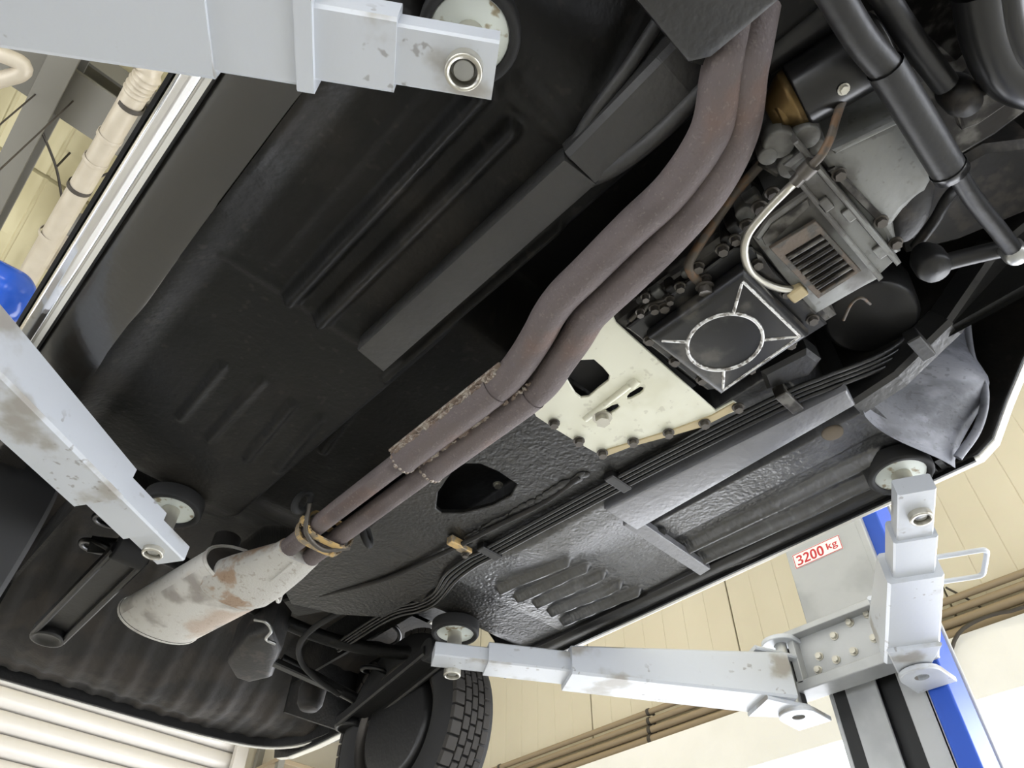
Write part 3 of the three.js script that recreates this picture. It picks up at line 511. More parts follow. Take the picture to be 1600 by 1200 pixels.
// ---- sills and trim
{
  const ext = (prof, z0, z1) => { const g = new THREE.ExtrudeGeometry(new THREE.Shape(prof.map(([x, h]) => new THREE.Vector2(x, Y(h)))), { depth: z1 - z0, bevelEnabled: false }); g.translate(0, 0, z0); return boxUV(toCreasedNormals(g, 0.7)); };
  const arc = []; for (let i = 0; i <= 16; i++) { const a = (212 + i / 16 * 58) * Math.PI / 180; arc.push([0.058 + 0.11 * Math.cos(a), 1.033 + 0.04 * Math.sin(a)]); }
  const s = mesh('sill', ext([...arc, [0.066, 0.995], [0.07, 1.0], [0.07, 1.12], [-0.036, 1.12]], -1.62, 0.0), M.sillPaint, car, 'glossy black rounded sill');
  mesh('chrome_trim', ext((() => { const p = []; for (let i = 0; i <= 14; i++) { const a = Math.PI * 0.9 + i / 14 * Math.PI * 1.05; p.push([-0.061 + 0.016 * Math.cos(a), 1.008 + 0.016 * Math.sin(a)]); } return [...p, [-0.045, 1.03], [-0.076, 1.03]]; })(), -1.62, 0.4), M.chrome, s, 'chrome sill trim strip');
  mesh('painted_lip', ext([[-0.044, 0.998], [-0.036, 0.998], [-0.036, 1.03], [-0.044, 1.03]], -1.62, 0.4), M.carWhite, s);
  mesh('trim_gasket', ext([[-0.084, 1.006], [-0.078, 1.004], [-0.078, 1.04], [-0.084, 1.04]], -1.62, 0.4), M.rubber, s);
  const arc2 = []; for (let i = 0; i <= 12; i++) { const a = Math.PI + i / 12 * Math.PI; arc2.push([1.458 + 0.026 * Math.cos(a), 1.012 + 0.012 * Math.sin(a)]); }
  const s2 = mesh('sill', ext([...arc2, [1.484, 1.12], [1.432, 1.12]], -1.62, -0.27), M.underGloss, car);
  mesh('seam_flange', ext([[1.474, 0.992], [1.48, 0.992], [1.48, 1.06], [1.474, 1.06]], -1.62, -0.2), M.blackPaint, s2);
}
// ---- painted body: two side panels with wheel arches, skin over the top
const archR = []; for (let i = 0; i <= 12; i++) { const a = i / 12 * Math.PI; archR.push([-2.0 - 0.37 * Math.cos(a) * -1 * -1, 1.05 + 0.3 * Math.sin(a)]); }
{
  const side = [[-3.0, 1.1], [-3.06, 1.3], [-3.03, 1.62], [-2.25, 1.74], [-1.8, 2.18], [-1.2, 2.25], [-0.7, 2.2], [-0.15, 1.75], [1.05, 1.62], [1.14, 1.45], [1.12, 1.12], [0.95, 1.05], [0.74, 1.05], [0.62, 1.22], [0.35, 1.3], [0.1, 1.26], [-0.024, 1.16], [-0.09, 1.09], [-0.15, 1.02], [-0.19, 1.0], [-1.62, 1.0], [-1.66, 1.12], [-1.78, 1.28], [-2.0, 1.34], [-2.22, 1.28], [-2.36, 1.12], [-2.42, 1.07], [-2.7, 1.07], [-2.9, 1.08]];
  const win = [[-2.1, 1.78], [-1.76, 2.1], [-1.2, 2.17], [-0.72, 2.13], [-0.3, 1.78]];
  const panel = (x, t) => {
    const sh = new THREE.Shape(side.map(([z, h]) => new THREE.Vector2(-z, Y(h))));
    sh.holes.push(new THREE.Path(win.map(([z, h]) => new THREE.Vector2(-z, Y(h)))));
    const g = new THREE.ExtrudeGeometry(sh, { depth: t, bevelEnabled: true, bevelThickness: 0.004, bevelSize: 0.004, bevelOffset: -0.004, bevelSegments: 2 });
    g.rotateY(Math.PI / 2); g.translate(x, 0, 0); return boxUV(g);      // (sx, sy, d) -> (d, sy, -sx)
  };
  for (const [x, xw] of [[-0.066, -0.058], [1.482, 1.494]]) {
    const b = mesh('body_side', panel(x, 0.02), M.carWhite, car, 'white painted body side');
    const w = new THREE.ExtrudeGeometry(new THREE.Shape(win.map(([z, h]) => new THREE.Vector2(-z, Y(h)))), { depth: 0.006, bevelEnabled: false }); w.rotateY(Math.PI / 2); w.translate(xw, 0, 0);
    mesh('side_window', boxUV(w), M.glassDark, b);
    mesh('inner_liner', panel(x < 0 ? x + 0.028 : x - 0.012, 0.002), M.under, b);
  }
  const skin = side.slice(0, 11), parts = [];
  for (let i = 1; i < skin.length - 1; i++) { const [z0, h0] = skin[i], [z1, h1] = skin[i + 1]; parts.push(beam(V(CX, Y(h0), z0), V(CX, Y(h1), z1), 1.55, 0.012, 1.55, 0.012, 0.002)); }
  mesh('body_top', merge(parts), M.carWhite, car);
  for (const [nm, m, k, hb] of [['rear_valance', M.carWhite, 0.012, 1.085], ['valance_liner', M.underGloss, 0, 1.088]]) mesh(nm, (() => { // bent round the tail
    const o = []; const path = [[-0.05, -2.66], [-0.04, -2.86], [0.03, -2.95], [0.2, -2.99], [0.72, -2.985], [1.2, -2.945], [1.36, -2.89], [1.445, -2.78], [1.475, -2.56]];
    const pts = new THREE.CatmullRomCurve3(path.map(([x, z]) => V(x + (x - CX) * k, Y(hb), z - k))).getPoints(40);
    for (let i = 0; i < 40; i++) o.push(beam(pts[i], pts[i + 1], 0.012, 0.24, 0.012, 0.24, 0.002)); return merge(o);
  })(), m, car);
}
// ---- front wheel arch behind the fender
{
  const prof = [], X0 = 1.17, X1 = 1.44; const P = [], U = [], I = [], n = 30, m = 14;
  for (let i = 0; i <= n; i++) for (let j = 0; j <= m; j++) {
    const a = i / n, s = j / m, h = 0.972 + 0.5 * a;
    const zo = -0.235 + 0.14 * smooth(0.965, 1.14, h) + 0.9 * Math.pow(Math.max(0, h - 1.2), 1.5), zi = -0.285 + 0.16 * smooth(0.97, 1.35, h);
    const z = zi + (zo - zi) * smooth(0, 1, s) - 0.008 * Math.sin(Math.PI * s);
    P.push(X0 + (X1 - X0) * s, Y(h), z); U.push(s * 0.33, a * 1.2);
  }
  for (let i = 0; i < n; i++) for (let j = 0; j < m; j++) { const a = i * (m + 1) + j, b = a + 1, c = a + m + 1, d = c + 1; I.push(a, b, c, b, d, c); }
  const g = new THREE.BufferGeometry(); g.setAttribute('position', new THREE.Float32BufferAttribute(P, 3)); g.setAttribute('uv', new THREE.Float32BufferAttribute(U, 2)); g.setIndex(I); g.computeVertexNormals();
  const o = mesh('wheel_arch', g, M.archGrey, car, 'mottled grey inner wheel arch');
  mesh('apron', box(1.155, 1.172, Y(1.05), Y(1.5), -0.28, 0.9), M.under, car);
  mesh('arch_rim', tube([onH(1.43, 0.985, -0.22), onH(1.432, 1.03, -0.16), onH(1.43, 1.1, -0.115), onH(1.43, 1.2, -0.1), onH(1.43, 1.32, -0.06)], 0.009, 40, 8), M.archGrey, o);
  mesh('fender_splash', box(1.43, 1.478, Y(1.0), Y(1.5), -0.262, -0.25), M.under, car);
}
// ---- engine bay walls
mesh('engine_bay', merge([box(0.0, 1.48, Y(1.5), Y(1.52), -0.7, 1.1), box(0.0, 1.48, Y(1.2), Y(1.5), 0.95, 0.98), box(-0.04, -0.02, Y(1.1), Y(1.5), -0.3, 1.0), box(0.36, 1.17, Y(1.27), Y(1.52), -0.72, -0.7)]), M.under, car);
// ---- tail: raised floor, boot floor with pressed ribs
{
  const fn = (x, z) => { let h = 1.3 - 0.18 * smooth(-2.35, -2.75, z); const k = Math.sin((x * 0.96 + z * 0.16) * 2 * Math.PI / 0.085); if (z < -2.2) h -= 0.006 * smooth(0.1, 0.7, k) * smooth(-2.2, -2.35, z); h -= 0.03 * smooth(0.3, 0.5, x) * (1 - smooth(1.0, 1.2, x)) * smooth(-2.3, -2.5, z) * (1 - smooth(-2.8, -2.93, z)); return h; };
  mesh('boot_floor', panMesh(-0.04, 1.47, -2.97, -1.99, 0.012, fn), M.dusty, car, 'dusty ribbed boot floor');
  for (const [xa, xb] of [[-0.05, 0.06], [0.78, 1.48]]) mesh('rear_floor', box(xa, xb, Y(1.32), Y(1.34), -2.0, xa < 0 ? -1.6 : -1.7), M.under, car);
  for (const [xa, xb] of [[-0.04, 0.24], [1.2, 1.48]]) mesh('rear_arch', merge([box(xa, xb, Y(1.38), Y(1.4), -2.45, -1.6), box(xa < 0 ? xb - 0.01 : xa, xa < 0 ? xb : xa + 0.01, Y(1.15), Y(1.4), -2.45, -1.72), box(xa, xb, Y(1.05), Y(1.4), -2.46, -2.45)]), M.under, car);
}
// ---- exhaust: twin pipes, doubled sleeves, clamp, collector, silencer
{
  const P = (l) => l.map(([u, v, h]) => at(u, v, h ?? 0.95));
  const eA = [[1150, 20, 1.02], [1136, 80, 0.985], [1128, 117, 0.97], [1110, 206, 0.955], [1054, 292], [985, 358], [918, 425], [880, 462], [858, 492], [843, 520], [820, 557]];
  const eB = [[1185, 10, 1.03], [1172, 80, 0.99], [1165, 117, 0.975], [1153, 206, 0.965], [1110, 294], [1045, 372], [985, 432], [940, 474], [920, 495], [900, 528], [876, 562]];
  const sA = onH(0.603, 0.95, -0.975), sB = onH(0.661, 0.95, -0.96), zA = -0.7, zB = -0.665;
  const a = mesh('exhaust_pipe', tube([...P(eA), onH(0.6, 0.95, -0.665), onH(0.603, 0.95, -0.72), onH(0.603, 0.95, -0.85), sA], 0.0285, 160, 20), M.pipe, car, 'rusty brown exhaust pipe');
  const b = mesh('exhaust_pipe', tube([...P(eB), onH(0.656, 0.95, -0.63), onH(0.661, 0.95, -0.69), onH(0.661, 0.95, -0.82), sB], 0.0285, 160, 20), M.pipe, car, 'rusty brown exhaust pipe');
  for (const [par, s, z0, x] of [[a, sA, zA, 0.603], [b, sB, zB, 0.661]]) {
    mesh('sleeve', tube([onH(x - 0.001, 0.95, z0), onH(x, 0.95, z0 - 0.06), s], 0.0303, 40, 20), M.pipe, par);
    mesh('tail_pipe', rod(s, onH(x + 0.002, 0.95, -1.43), 0.0215, 0.0215, 20), M.pipe, par);
    const w = []; for (let i = 0; i < 18; i++) { const ang = i / 18 * Math.PI * 2, g = new THREE.SphereGeometry(0.0045 + 0.002 * rnd(), 6, 5); g.translate(x + 0.027 * Math.cos(ang), Y(0.95) + 0.027 * Math.sin(ang), s.z - 0.001 + 0.004 * rnd()); w.push(g); }
    mesh('weld_bead', boxUV(merge(w)), M.weld, par);
  }
  // crusty weld seams along the sleeves
  const crust = (x, h, z0, z1, n, s) => { const w = []; for (let i = 0; i < n; i++) { const t = i / n, k = vnoise(i * 0.35 + 3, x * 20, 64); if (k < 0.3) continue; const g = new THREE.IcosahedronGeometry(s * (0.4 + k), 0); g.scale(1, 0.8, 1.8); g.rotateY(rnd() * 3); g.translate(x + (rnd() - 0.5) * s, Y(h) + (rnd() - 0.5) * s, z0 + (z1 - z0) * t); w.push(g); } return boxUV(merge(w)); };
  mesh('weld_seam', crust(0.5745, 0.943, -0.965, -0.66, 90, 0.0045), M.weld, a);
  mesh('weld_seam', crust(0.6325, 0.938, -0.95, -0.64, 80, 0.0045), M.weld, b);
  mesh('sleeve_flange', beam(onH(0.570, 0.945, -0.97), onH(0.569, 0.945, -0.65), 0.012, 0.006, 0.012, 0.006, 0.001), M.weld, a);
  // hanger clamp
  const cz = -1.285, loop = (r, w, z) => { const pts = []; for (let i = 0; i <= 24; i++) { const t = i / 24 * Math.PI * 2; pts.push(V(0.634 + (0.031 * Math.sign(Math.cos(t)) * Math.min(1, Math.abs(Math.cos(t)) * 3) + 0.027 * Math.cos(t)), Y(0.95) + 0.03 * Math.sin(t), z)); } return pts; };
  const band = (z) => { const c = loop(0, 0, z), g = []; for (let i = 0; i < 24; i++) { const p = c[i], q = c[i + 1]; const mid = p.clone().lerp(q, 0.5), L = p.distanceTo(q) + 0.003; const bb = new THREE.BoxGeometry(0.004, L, 0.017); g.push(orient(bb, mid, q.clone().sub(p), V(0, 0, 1))); } return boxUV(merge(g)); };
  const cl = mesh('exhaust_clamp', band(cz), M.yellowZinc, car, 'yellow zinc exhaust clamp');
  mesh('clamp_band', band(cz - 0.035), M.yellowZinc, cl);
  mesh('clamp_strap', tube([onH(0.56, 0.97, cz + 0.03), onH(0.585, 0.925, cz - 0.005), onH(0.64, 0.912, cz - 0.018), onH(0.69, 0.93, cz + 0.005)], 0.006, 30, 8), M.darkBolt, cl);
  for (const [x, s] of [[0.548, -1], [0.715, 1]]) {
    const t = new THREE.TorusGeometry(0.022, 0.008, 10, 24); t.scale(0.75, 1.25, 1); t.rotateY(0.5); t.rotateZ(s * 0.5); t.translate(x, Y(0.972), cz + 0.02); mesh('rubber_loop', boxUV(t), M.rubber, cl);
  }
  mesh('clamp_bolt', merge([hexBolt(onH(0.575, 0.945, cz + 0.0), V(-1, 0, 0.2), 0.009, 0.012), hexBolt(onH(0.662, 0.912, cz - 0.018), V(0, -1, 0), 0.006, 0.006)]), M.yellowZinc, cl);
  // collector cone: twin round inlets loft into the oval silencer
  const oval = (c, rx, ry, n = 40, e = 2.2) => { const o = []; for (let i = 0; i < n; i++) { const t = i / n * Math.PI * 2, cs = Math.cos(t), sn = Math.sin(t); o.push(V(c.x + rx * Math.sign(cs) * Math.pow(Math.abs(cs), 2 / e), c.y + ry * Math.sign(sn) * Math.pow(Math.abs(sn), 2 / e), c.z)); } return o; };
  const loft = (rings, cap = true) => { const n = rings[0].length, Q = [], I = []; rings.forEach((r) => r.forEach((p) => Q.push(p.x, p.y, p.z))); for (let k = 0; k < rings.length - 1; k++) for (let i = 0; i < n; i++) { const a0 = k * n + i, b0 = k * n + (i + 1) % n; I.push(a0, a0 + n, b0, b0, a0 + n, b0 + n); }
    if (cap) for (const k of [0, rings.length - 1]) { const c = V(); rings[k].forEach((p) => c.add(p)); c.multiplyScalar(1 / n); const id = Q.length / 3; Q.push(c.x, c.y, c.z); for (let i = 0; i < n; i++) { const a0 = k * n + i, b0 = k * n + (i + 1) % n; k ? I.push(a0, id, b0) : I.push(a0, b0, id); } }
    const g = new THREE.BufferGeometry(); g.setAttribute('position', new THREE.Float32BufferAttribute(Q, 3)); g.setIndex(I); return boxUV(toCreasedNormals(g, 0.6)); };
  const tilt = 0.03, mc = (z, dx = 0) => V(0.572 + dx + (z + 1.775) * 0.15, Y(0.965) + (z + 1.7) * tilt, z), mz0 = -1.6, mz1 = -1.95;
  const muf = mesh('silencer', loft([[mz0, 0.108, 0.05], [mz0 - 0.004, 0.11, 0.052], [mz1 + 0.004, 0.11, 0.052], [mz1, 0.106, 0.049], [mz1 - 0.006, 0.094, 0.041]].map(([z, rx, ry]) => oval(mc(z), rx, ry))), M.muffler, car, 'pale grey oval silencer with rusty blotches');
  mesh('end_rim', loft([[mz1 + 0.003, 0.111, 0.053], [mz1 - 0.002, 0.113, 0.055], [mz1 - 0.007, 0.11, 0.053]].map(([z, rx, ry]) => oval(mc(z), rx, ry)), false), M.muffler, muf);
  mesh('end_rim', loft([[mz0 - 0.003, 0.11, 0.052], [mz0 + 0.003, 0.113, 0.055], [mz0 + 0.01, 0.11, 0.052]].map(([z, rx, ry]) => oval(mc(z), rx, ry)), false), M.muffler, muf);
  mesh('front_cap', loft([[mz0 + 0.004, 0.104, 0.047], [mz0 + 0.006, 0.06, 0.02]].map(([z, rx, ry]) => oval(mc(z), rx, ry))), M.dusty, muf);
  mesh('collector', loft([[-1.66, 0.08, 0.04, 0.596], [-1.625, 0.09, 0.045, 0.6], [-1.56, 0.082, 0.042, 0.612], [-1.48, 0.066, 0.034, 0.626], [-1.43, 0.055, 0.027, 0.633], [-1.405, 0.053, 0.025, 0.633]].map(([z, rx, ry, x]) => oval(V(x, Y(0.95 - (z + 1.4) * -0.02), z), rx, ry, 40, 2.6))), M.cone, muf, 'rust-stained collector cone');
  mesh('collector_crease', beam(onH(0.633, 0.921, -1.415), onH(0.624, 0.908, -1.5), 0.012, 0.01, 0.004, 0.004, 0.001), M.cone, muf);
  mesh('drain_eye', (() => { const t = new THREE.TorusGeometry(0.016, 0.004, 8, 24); t.rotateY(0.8); const p = at(436, 930, 0.94); t.translate(p.x, p.y, p.z); return boxUV(t); })(), M.muffler, muf);
}
// ---- brake and fuel lines with clips
{
  const lines = [[0.0, 0.0045], [0.012, 0.004], [0.023, 0.004], [0.036, 0.005]];
  lines.forEach(([d, r], i) => {
    const pts = [[530, 1010, 1.12], [610, 960, 1.08], [660, 945, 1.04], [688, 930, 1.0], [705, 903, 0.985], [735, 880, 0.985], [765, 864, 0.985], [850, 818, 0.985], [965, 757, 0.985], [1100, 688, 0.985], [1235, 622, 0.99], [1300, 596, 1.0], [1390, 560, 1.04], [1440, 520, 1.1], [1500, 460, 1.2]].map(([u, v, h]) => at(u, v, h));
    pts.forEach((p, k) => { p.x += d - 0.02; if (k < 4) p.z -= d * 0.8; });
    mesh('brake_line', tube(pts, r, 220, 8), i % 2 ? M.blackPaint : M.blackSatin, car);
  });
  for (const [u, v, m] of [[965, 757, M.blackSatin], [1233, 630, M.alloyDark], [764, 866, M.blackSatin], [1440, 545, M.blackSatin]]) { const p = at(u, v, 0.978); mesh('line_clip', box(p.x - 0.03, p.x + 0.034, p.y, p.y + 0.028, p.z - 0.012, p.z + 0.012, 0.003), m, car); }
  // handbrake cable, its yellow bracket
  const hb = mesh('handbrake_cable', tube([[500, 930, 1.0], [600, 905, 0.99], [680, 870, 0.985], [722, 850, 0.98], [780, 820, 0.985], [850, 785, 0.99], [905, 745, 0.992]].map(([u, v, h]) => at(u, v, h)), 0.006, 90, 8), M.dusty, car);
  const q = at(714, 855, 0.972); mesh('cable_bracket', merge([box(q.x - 0.025, q.x + 0.01, q.y, q.y + 0.02, q.z - 0.01, q.z + 0.01, 0.003), box(q.x + 0.008, q.x + 0.045, q.y + 0.002, q.y + 0.016, q.z - 0.016, q.z + 0.004, 0.003)]), M.yellowZinc, hb, 'yellow cable bracket');
  mesh('bracket_bolt', hexBolt(at(727, 866, 0.972), V(0, -1, 0), 0.007, 0.008), M.darkBolt, hb);
  // rough undercoat seam beside the tunnel plate
  const w = []; for (let i = 0; i < 120; i++) { const t = i / 120, k = vnoise(i * 0.3, 4, 64), p = at(725 + 190 * t, 845 - 105 * t, 0.994), g = new THREE.IcosahedronGeometry(0.004 + 0.007 * k, 1); g.scale(1, 0.5, 1.4); g.translate(p.x + (rnd() - 0.5) * 0.012, p.y, p.z); w.push(g); }
  mesh('undercoat_seam', boxUV(merge(w)), M.underGloss, car);
}
// ---- gearbox
{
  const gb = mesh('gearbox', slabXZ([[0.655, -0.475], [0.92, -0.46], [0.93, -0.2], [0.66, -0.2]], 0.985, 0.22, { bevel: 0.01 }), M.alloyDark, car, 'oily grey gearbox casing');
  const H = 0.93;
  mesh('pan_flange', slabXZ([[0.674, -0.452], [0.892, -0.445], [0.912, -0.42], [0.908, -0.215], [0.69, -0.215], [0.672, -0.235]], 0.962, 0.012, { bevel: 0.003 }), M.panBlack, gb);
  const c = [[0.708, -0.253], [0.868, -0.253], [0.879, -0.411], [0.711, -0.417]];
  mesh('oil_pan', slabXZ([[0.695, -0.24], [0.882, -0.24], [0.893, -0.424], [0.697, -0.43]], H, 0.036, { bevel: 0.014, bs: 3 }), M.panBlack, gb, 'black oil pan with a raised ring');
  const R = 0.061, cx = 0.791, cz = -0.345, ring = new THREE.TorusGeometry(R, 0.0034, 8, 64); ring.rotateX(Math.PI / 2); ring.translate(cx, Y(H), cz);
  mesh('pan_ring', boxUV(ring), M.bareEdge, gb, 'bare metal ring');
  for (const [x, z] of c) { const d = Math.hypot(x - cx, z - cz), t = R / d; mesh('pan_rib', rod(onH(cx + (x - cx) * t, H, cz + (z - cz) * t), onH(cx + (x - cx) * 0.97, H + 0.002, cz + (z - cz) * 0.97), 0.003), M.bareEdge, gb); }
  const e = [[0.708, -0.253], [0.868, -0.252], [0.880, -0.411]]; // worn edges
  for (let i = 0; i < 2; i++) mesh('worn_edge', rod(onH(e[i][0], H + 0.001, e[i][1]), onH(e[i + 1][0], H + 0.001, e[i + 1][1]), 0.0026), M.bareEdge, gb);
  for (const [x, z] of [[0.685, -0.3], [0.683, -0.38], [0.72, -0.442], [0.79, -0.442], [0.86, -0.436], [0.9, -0.36], [0.9, -0.28], [0.88, -0.226], [0.8, -0.226], [0.72, -0.226]]) mesh('pan_bolt', hexBolt(onH(x, 0.962, z), V(0, -1, 0), 0.008, 0.009), M.darkBolt, gb);
  // selector linkage and castings between pan and exhaust
  const lump = [[1002, 470, 16, 12], [1030, 462, 22, 14], [1012, 492, 18, 10], [1050, 455, 16, 12], [1072, 430, 14, 18], [1040, 478, 26, 8], [1085, 468, 14, 10], [990, 505, 16, 12], [1120, 400, 18, 16], [1150, 360, 22, 14], [1165, 338, 26, 16], [1178, 318, 18, 18], [1135, 378, 16, 14]];
  lump.forEach(([u, v, a, b], i) => { const p = at(u, v, 0.965 + 0.012 * (i % 3)); mesh('casting_lug', i % 2 ? box(p.x - a / 1800, p.x + a / 1800, p.y, p.y + 0.05, p.z - b / 1400, p.z + b / 1400, 0.005) : lathe([[0, 0], [a / 1900, 0], [a / 1700, 0.005], [a / 1700, 0.05]], p, V(0.1, 1, 0.1), 14), i % 3 ? M.alloy : M.oily, gb); });
  for (const [u, v, r0] of [[1008, 462, 0.006], [1022, 480, 0.007], [1046, 466, 0.006], [1062, 446, 0.007], [1090, 415, 0.008], [1000, 486, 0.006], [1128, 388, 0.008], [1148, 372, 0.007], [1166, 350, 0.008], [1186, 322, 0.009], [1206, 300, 0.008]]) mesh('bolt', hexBolt(at(u, v, 0.962), V(0.1, -1, -0.1), r0, 0.012), M.darkBolt, gb);
  mesh('gasket_edge', tube([[980, 512, 0.97], [1004, 490, 0.972], [1012, 478, 0.968], [1030, 474, 0.972], [1044, 460, 0.968], [1058, 458, 0.972], [1074, 440, 0.97], [1094, 428, 0.97]].map(([u, v, h]) => at(u, v, h)), 0.0035, 60, 6), M.alloyDark, gb);
  mesh('selector_rod', tube([at(985, 500, 0.972), at(1010, 478, 0.972), at(1036, 470, 0.968), at(1060, 452, 0.972)], 0.005, 30, 8), M.darkBolt, gb);
  mesh('side_casting', slab([[1090, 372], [1175, 285], [1215, 318], [1180, 360], [1150, 400], [1110, 425]], 1.01, 0.1, { bevel: 0.01 }), M.oily, gb);
  mesh('dip_tube', tube([[1190, 255, 1.0], [1150, 300, 0.99], [1118, 345, 0.98], [1085, 395, 0.965], [1076, 415, 0.955], [1084, 432, 0.955], [1101, 447, 0.962]].map(([u, v, h]) => at(u, v, h)), 0.0075, 60, 10), M.rustTube, gb, 'rusty dipstick tube');
  mesh('tube_nut', hexBolt(at(1101, 447, 0.95), V(0.3, -1, -0.3), 0.011, 0.014), M.darkBolt, gb);
  // converter housing
  const cv = mesh('converter_housing', slab([[1172, 372], [1200, 335], [1272, 285], [1285, 296], [1380, 436], [1350, 452], [1276, 494], [1262, 486]], 0.962, 0.16, { bevel: 0.012, bs: 2 }), M.alloy, car, 'grey cast converter housing with a vent grille');
  mesh('housing_rim', slab([[1178, 372], [1200, 340], [1268, 292], [1274, 300], [1206, 350], [1186, 378]], 0.955, 0.02, { bevel: 0.003 }), M.alloy, cv);
  const G = [[1203, 389], [1275, 346], [1346, 424], [1279, 467]], gp = (s, t) => { const a = [G[0][0] + (G[1][0] - G[0][0]) * s, G[0][1] + (G[1][1] - G[0][1]) * s], b = [G[3][0] + (G[2][0] - G[3][0]) * s, G[3][1] + (G[2][1] - G[3][1]) * s]; return [a[0] + (b[0] - a[0]) * t, a[1] + (b[1] - a[1]) * t]; };
  const slots = []; for (let i = 0; i < 8; i++) { const t0 = 0.2 + i * 0.099, t1 = t0 + 0.055; slots.push([gp(0.12, t0), gp(0.9, t0), gp(0.9, t1), gp(0.12, t1)]); }
  mesh('grille_backing', slab([gp(0.02, 0.04), gp(0.98, 0.04), gp(0.98, 0.98), gp(0.02, 0.98)], 0.957, 0.006), M.alloyDark, cv);
  mesh('vent_grille', slab([gp(0, 0), gp(1, 0), gp(1, 1), gp(0, 1)], 0.948, 0.008, { holes: slots, bevel: 0.001 }), M.rustPlate, cv, 'slotted rusty vent grille');
  for (let i = 0; i < 7; i++) { const t0 = 0.262 + i * 0.099, a = gp(0.12, t0), b = gp(0.9, t0); mesh('grille_bar', rod(at(a[0], a[1], 0.948), at(b[0], b[1], 0.948), 0.0035, 0.0035, 8), M.alloyDark, cv); }
  mesh('housing_pocket', slab([[1190, 372], [1206, 350], [1262, 310], [1266, 322], [1214, 372], [1196, 384]], 0.9605, 0.006, { bevel: 0.001 }), M.alloyDark, cv);
  mesh('housing_window', slab([[1182, 396], [1192, 402], [1212, 432], [1204, 436], [1186, 412]], 0.958, 0.01), M.alloyDark, cv);
  mesh('tan_plug', (() => { const p = at(1247, 462, 0.95); return box(p.x - 0.012, p.x + 0.012, p.y, p.y + 0.02, p.z - 0.014, p.z + 0.014, 0.004); })(), M.creamEdge, cv);
  mesh('cooler_pipe', tube([[1246, 282, 0.925], [1228, 298, 0.935], [1195, 332, 0.94], [1170, 364, 0.94], [1163, 392, 0.942], [1170, 420, 0.945], [1188, 438, 0.95], [1212, 449, 0.955], [1238, 453, 0.96]].map(([u, v, h]) => at(u, v, h)), 0.0062, 90, 10), M.zinc, cv, 'bare curved cooler pipe');
  mesh('pipe_union', merge([rod(at(1240, 287, 0.925), at(1256, 270, 0.925), 0.009, 0.009, 6), rod(at(1254, 272, 0.925), at(1270, 256, 0.92), 0.012, 0.012, 10)]), M.darkBolt, cv);
  mesh('upper_pipe', tube([[1262, 264, 0.92], [1282, 244, 0.92], [1298, 214, 0.93], [1308, 180, 0.95], [1322, 150, 0.97], [1360, 120, 0.98]].map(([u, v, h]) => at(u, v, h)), 0.006, 60, 10), M.rustTube, cv);
  // ring section and its flanges
  const rs = mesh('bell_ring', slab([[1226, 262], [1258, 236], [1402, 408], [1374, 434]], 0.945, 0.18, { bevel: 0.006 }), M.alloy, car, 'grey bell housing ring');
  mesh('bell_flange', slab([[1240, 226], [1248, 220], [1409, 411], [1402, 417]], 0.934, 0.16, { bevel: 0.002 }), M.alloy, rs);
  mesh('bell_flange', slab([[1236, 276], [1243, 271], [1381, 435], [1374, 441]], 0.938, 0.16, { bevel: 0.002 }), M.alloy, rs);
  for (const [u, v] of [[1330, 336], [1378, 394], [1290, 322]]) { const p = at(u, v, 0.938); mesh('ring_lug', box(p.x - 0.012, p.x + 0.012, p.y, p.y + 0.03, p.z - 0.009, p.z + 0.009, 0.003), M.alloy, rs); }
  for (const [u, v, r] of [[1238, 262, 0.02], [1218, 228, 0.022], [1262, 216, 0.018], [1200, 246, 0.014], [1278, 232, 0.012]]) { const p = at(u, v, 0.955); mesh('housing_boss', lathe([[0, 0], [r * 0.85, 0], [r, 0.006], [r, 0.09]], p, V(0.05, 1, 0.1), 20), M.alloy, rs); }
  mesh('timing_bracket', slab([[1186, 262], [1240, 205], [1262, 222], [1215, 280]], 0.985, 0.06, { bevel: 0.006 }), M.alloyDark, rs);
  // engine block end with smooth sump
  const eng = mesh('engine_sump', slab([[1270, 240], [1312, 224], [1406, 186], [1464, 272], [1452, 300], [1416, 330], [1400, 350], [1404, 376], [1412, 396], [1396, 404], [1345, 340]], 0.958, 0.25, { bevel: 0.014, bs: 3 }), M.alloy, car, 'smooth grey alloy sump');
  mesh('sump_edge', slab([[1294, 268], [1306, 262], [1384, 342], [1380, 356]], 0.952, 0.02, { bevel: 0.002 }), M.alloyDark, eng);
  for (const [u, v] of [[1311, 272], [1376, 345], [1399, 379]]) mesh('sump_bolt', hexBolt(at(u, v, 0.954), V(0, -1, 0), 0.008, 0.009), M.darkBolt, eng);
  mesh('sump_ridge', slab([[1300, 236], [1306, 242], [1410, 192], [1406, 186]], 0.95, 0.02, { bevel: 0.003 }), M.alloy, eng);
  mesh('sump_recess', (() => { const g = new THREE.SphereGeometry(0.05, 24, 12); g.scale(1.2, 0.25, 0.55); g.rotateY(0.7); const p = at(1425, 325, 0.97); g.translate(p.x, p.y, p.z); return boxUV(g); })(), M.oily, eng);
  mesh('engine_block', slab([[1330, 205], [1420, 120], [1500, 100], [1560, 40], [1640, 60], [1620, 170], [1560, 215], [1500, 250], [1460, 262], [1405, 186]], 1.03, 0.3, { bevel: 0.012 }), M.alloyDark, car);
  mesh('engine_side', slab([[1400, 300], [1470, 270], [1540, 230], [1620, 220], [1620, 330], [1500, 380], [1420, 400]], 1.12, 0.3, { bevel: 0.012 }), M.oily, car);
  // starter motor
  const s0 = at(1243, 152, 1.0), s1 = at(1385, 66, 1.0), sd = s1.clone().sub(s0), SL = sd.length();
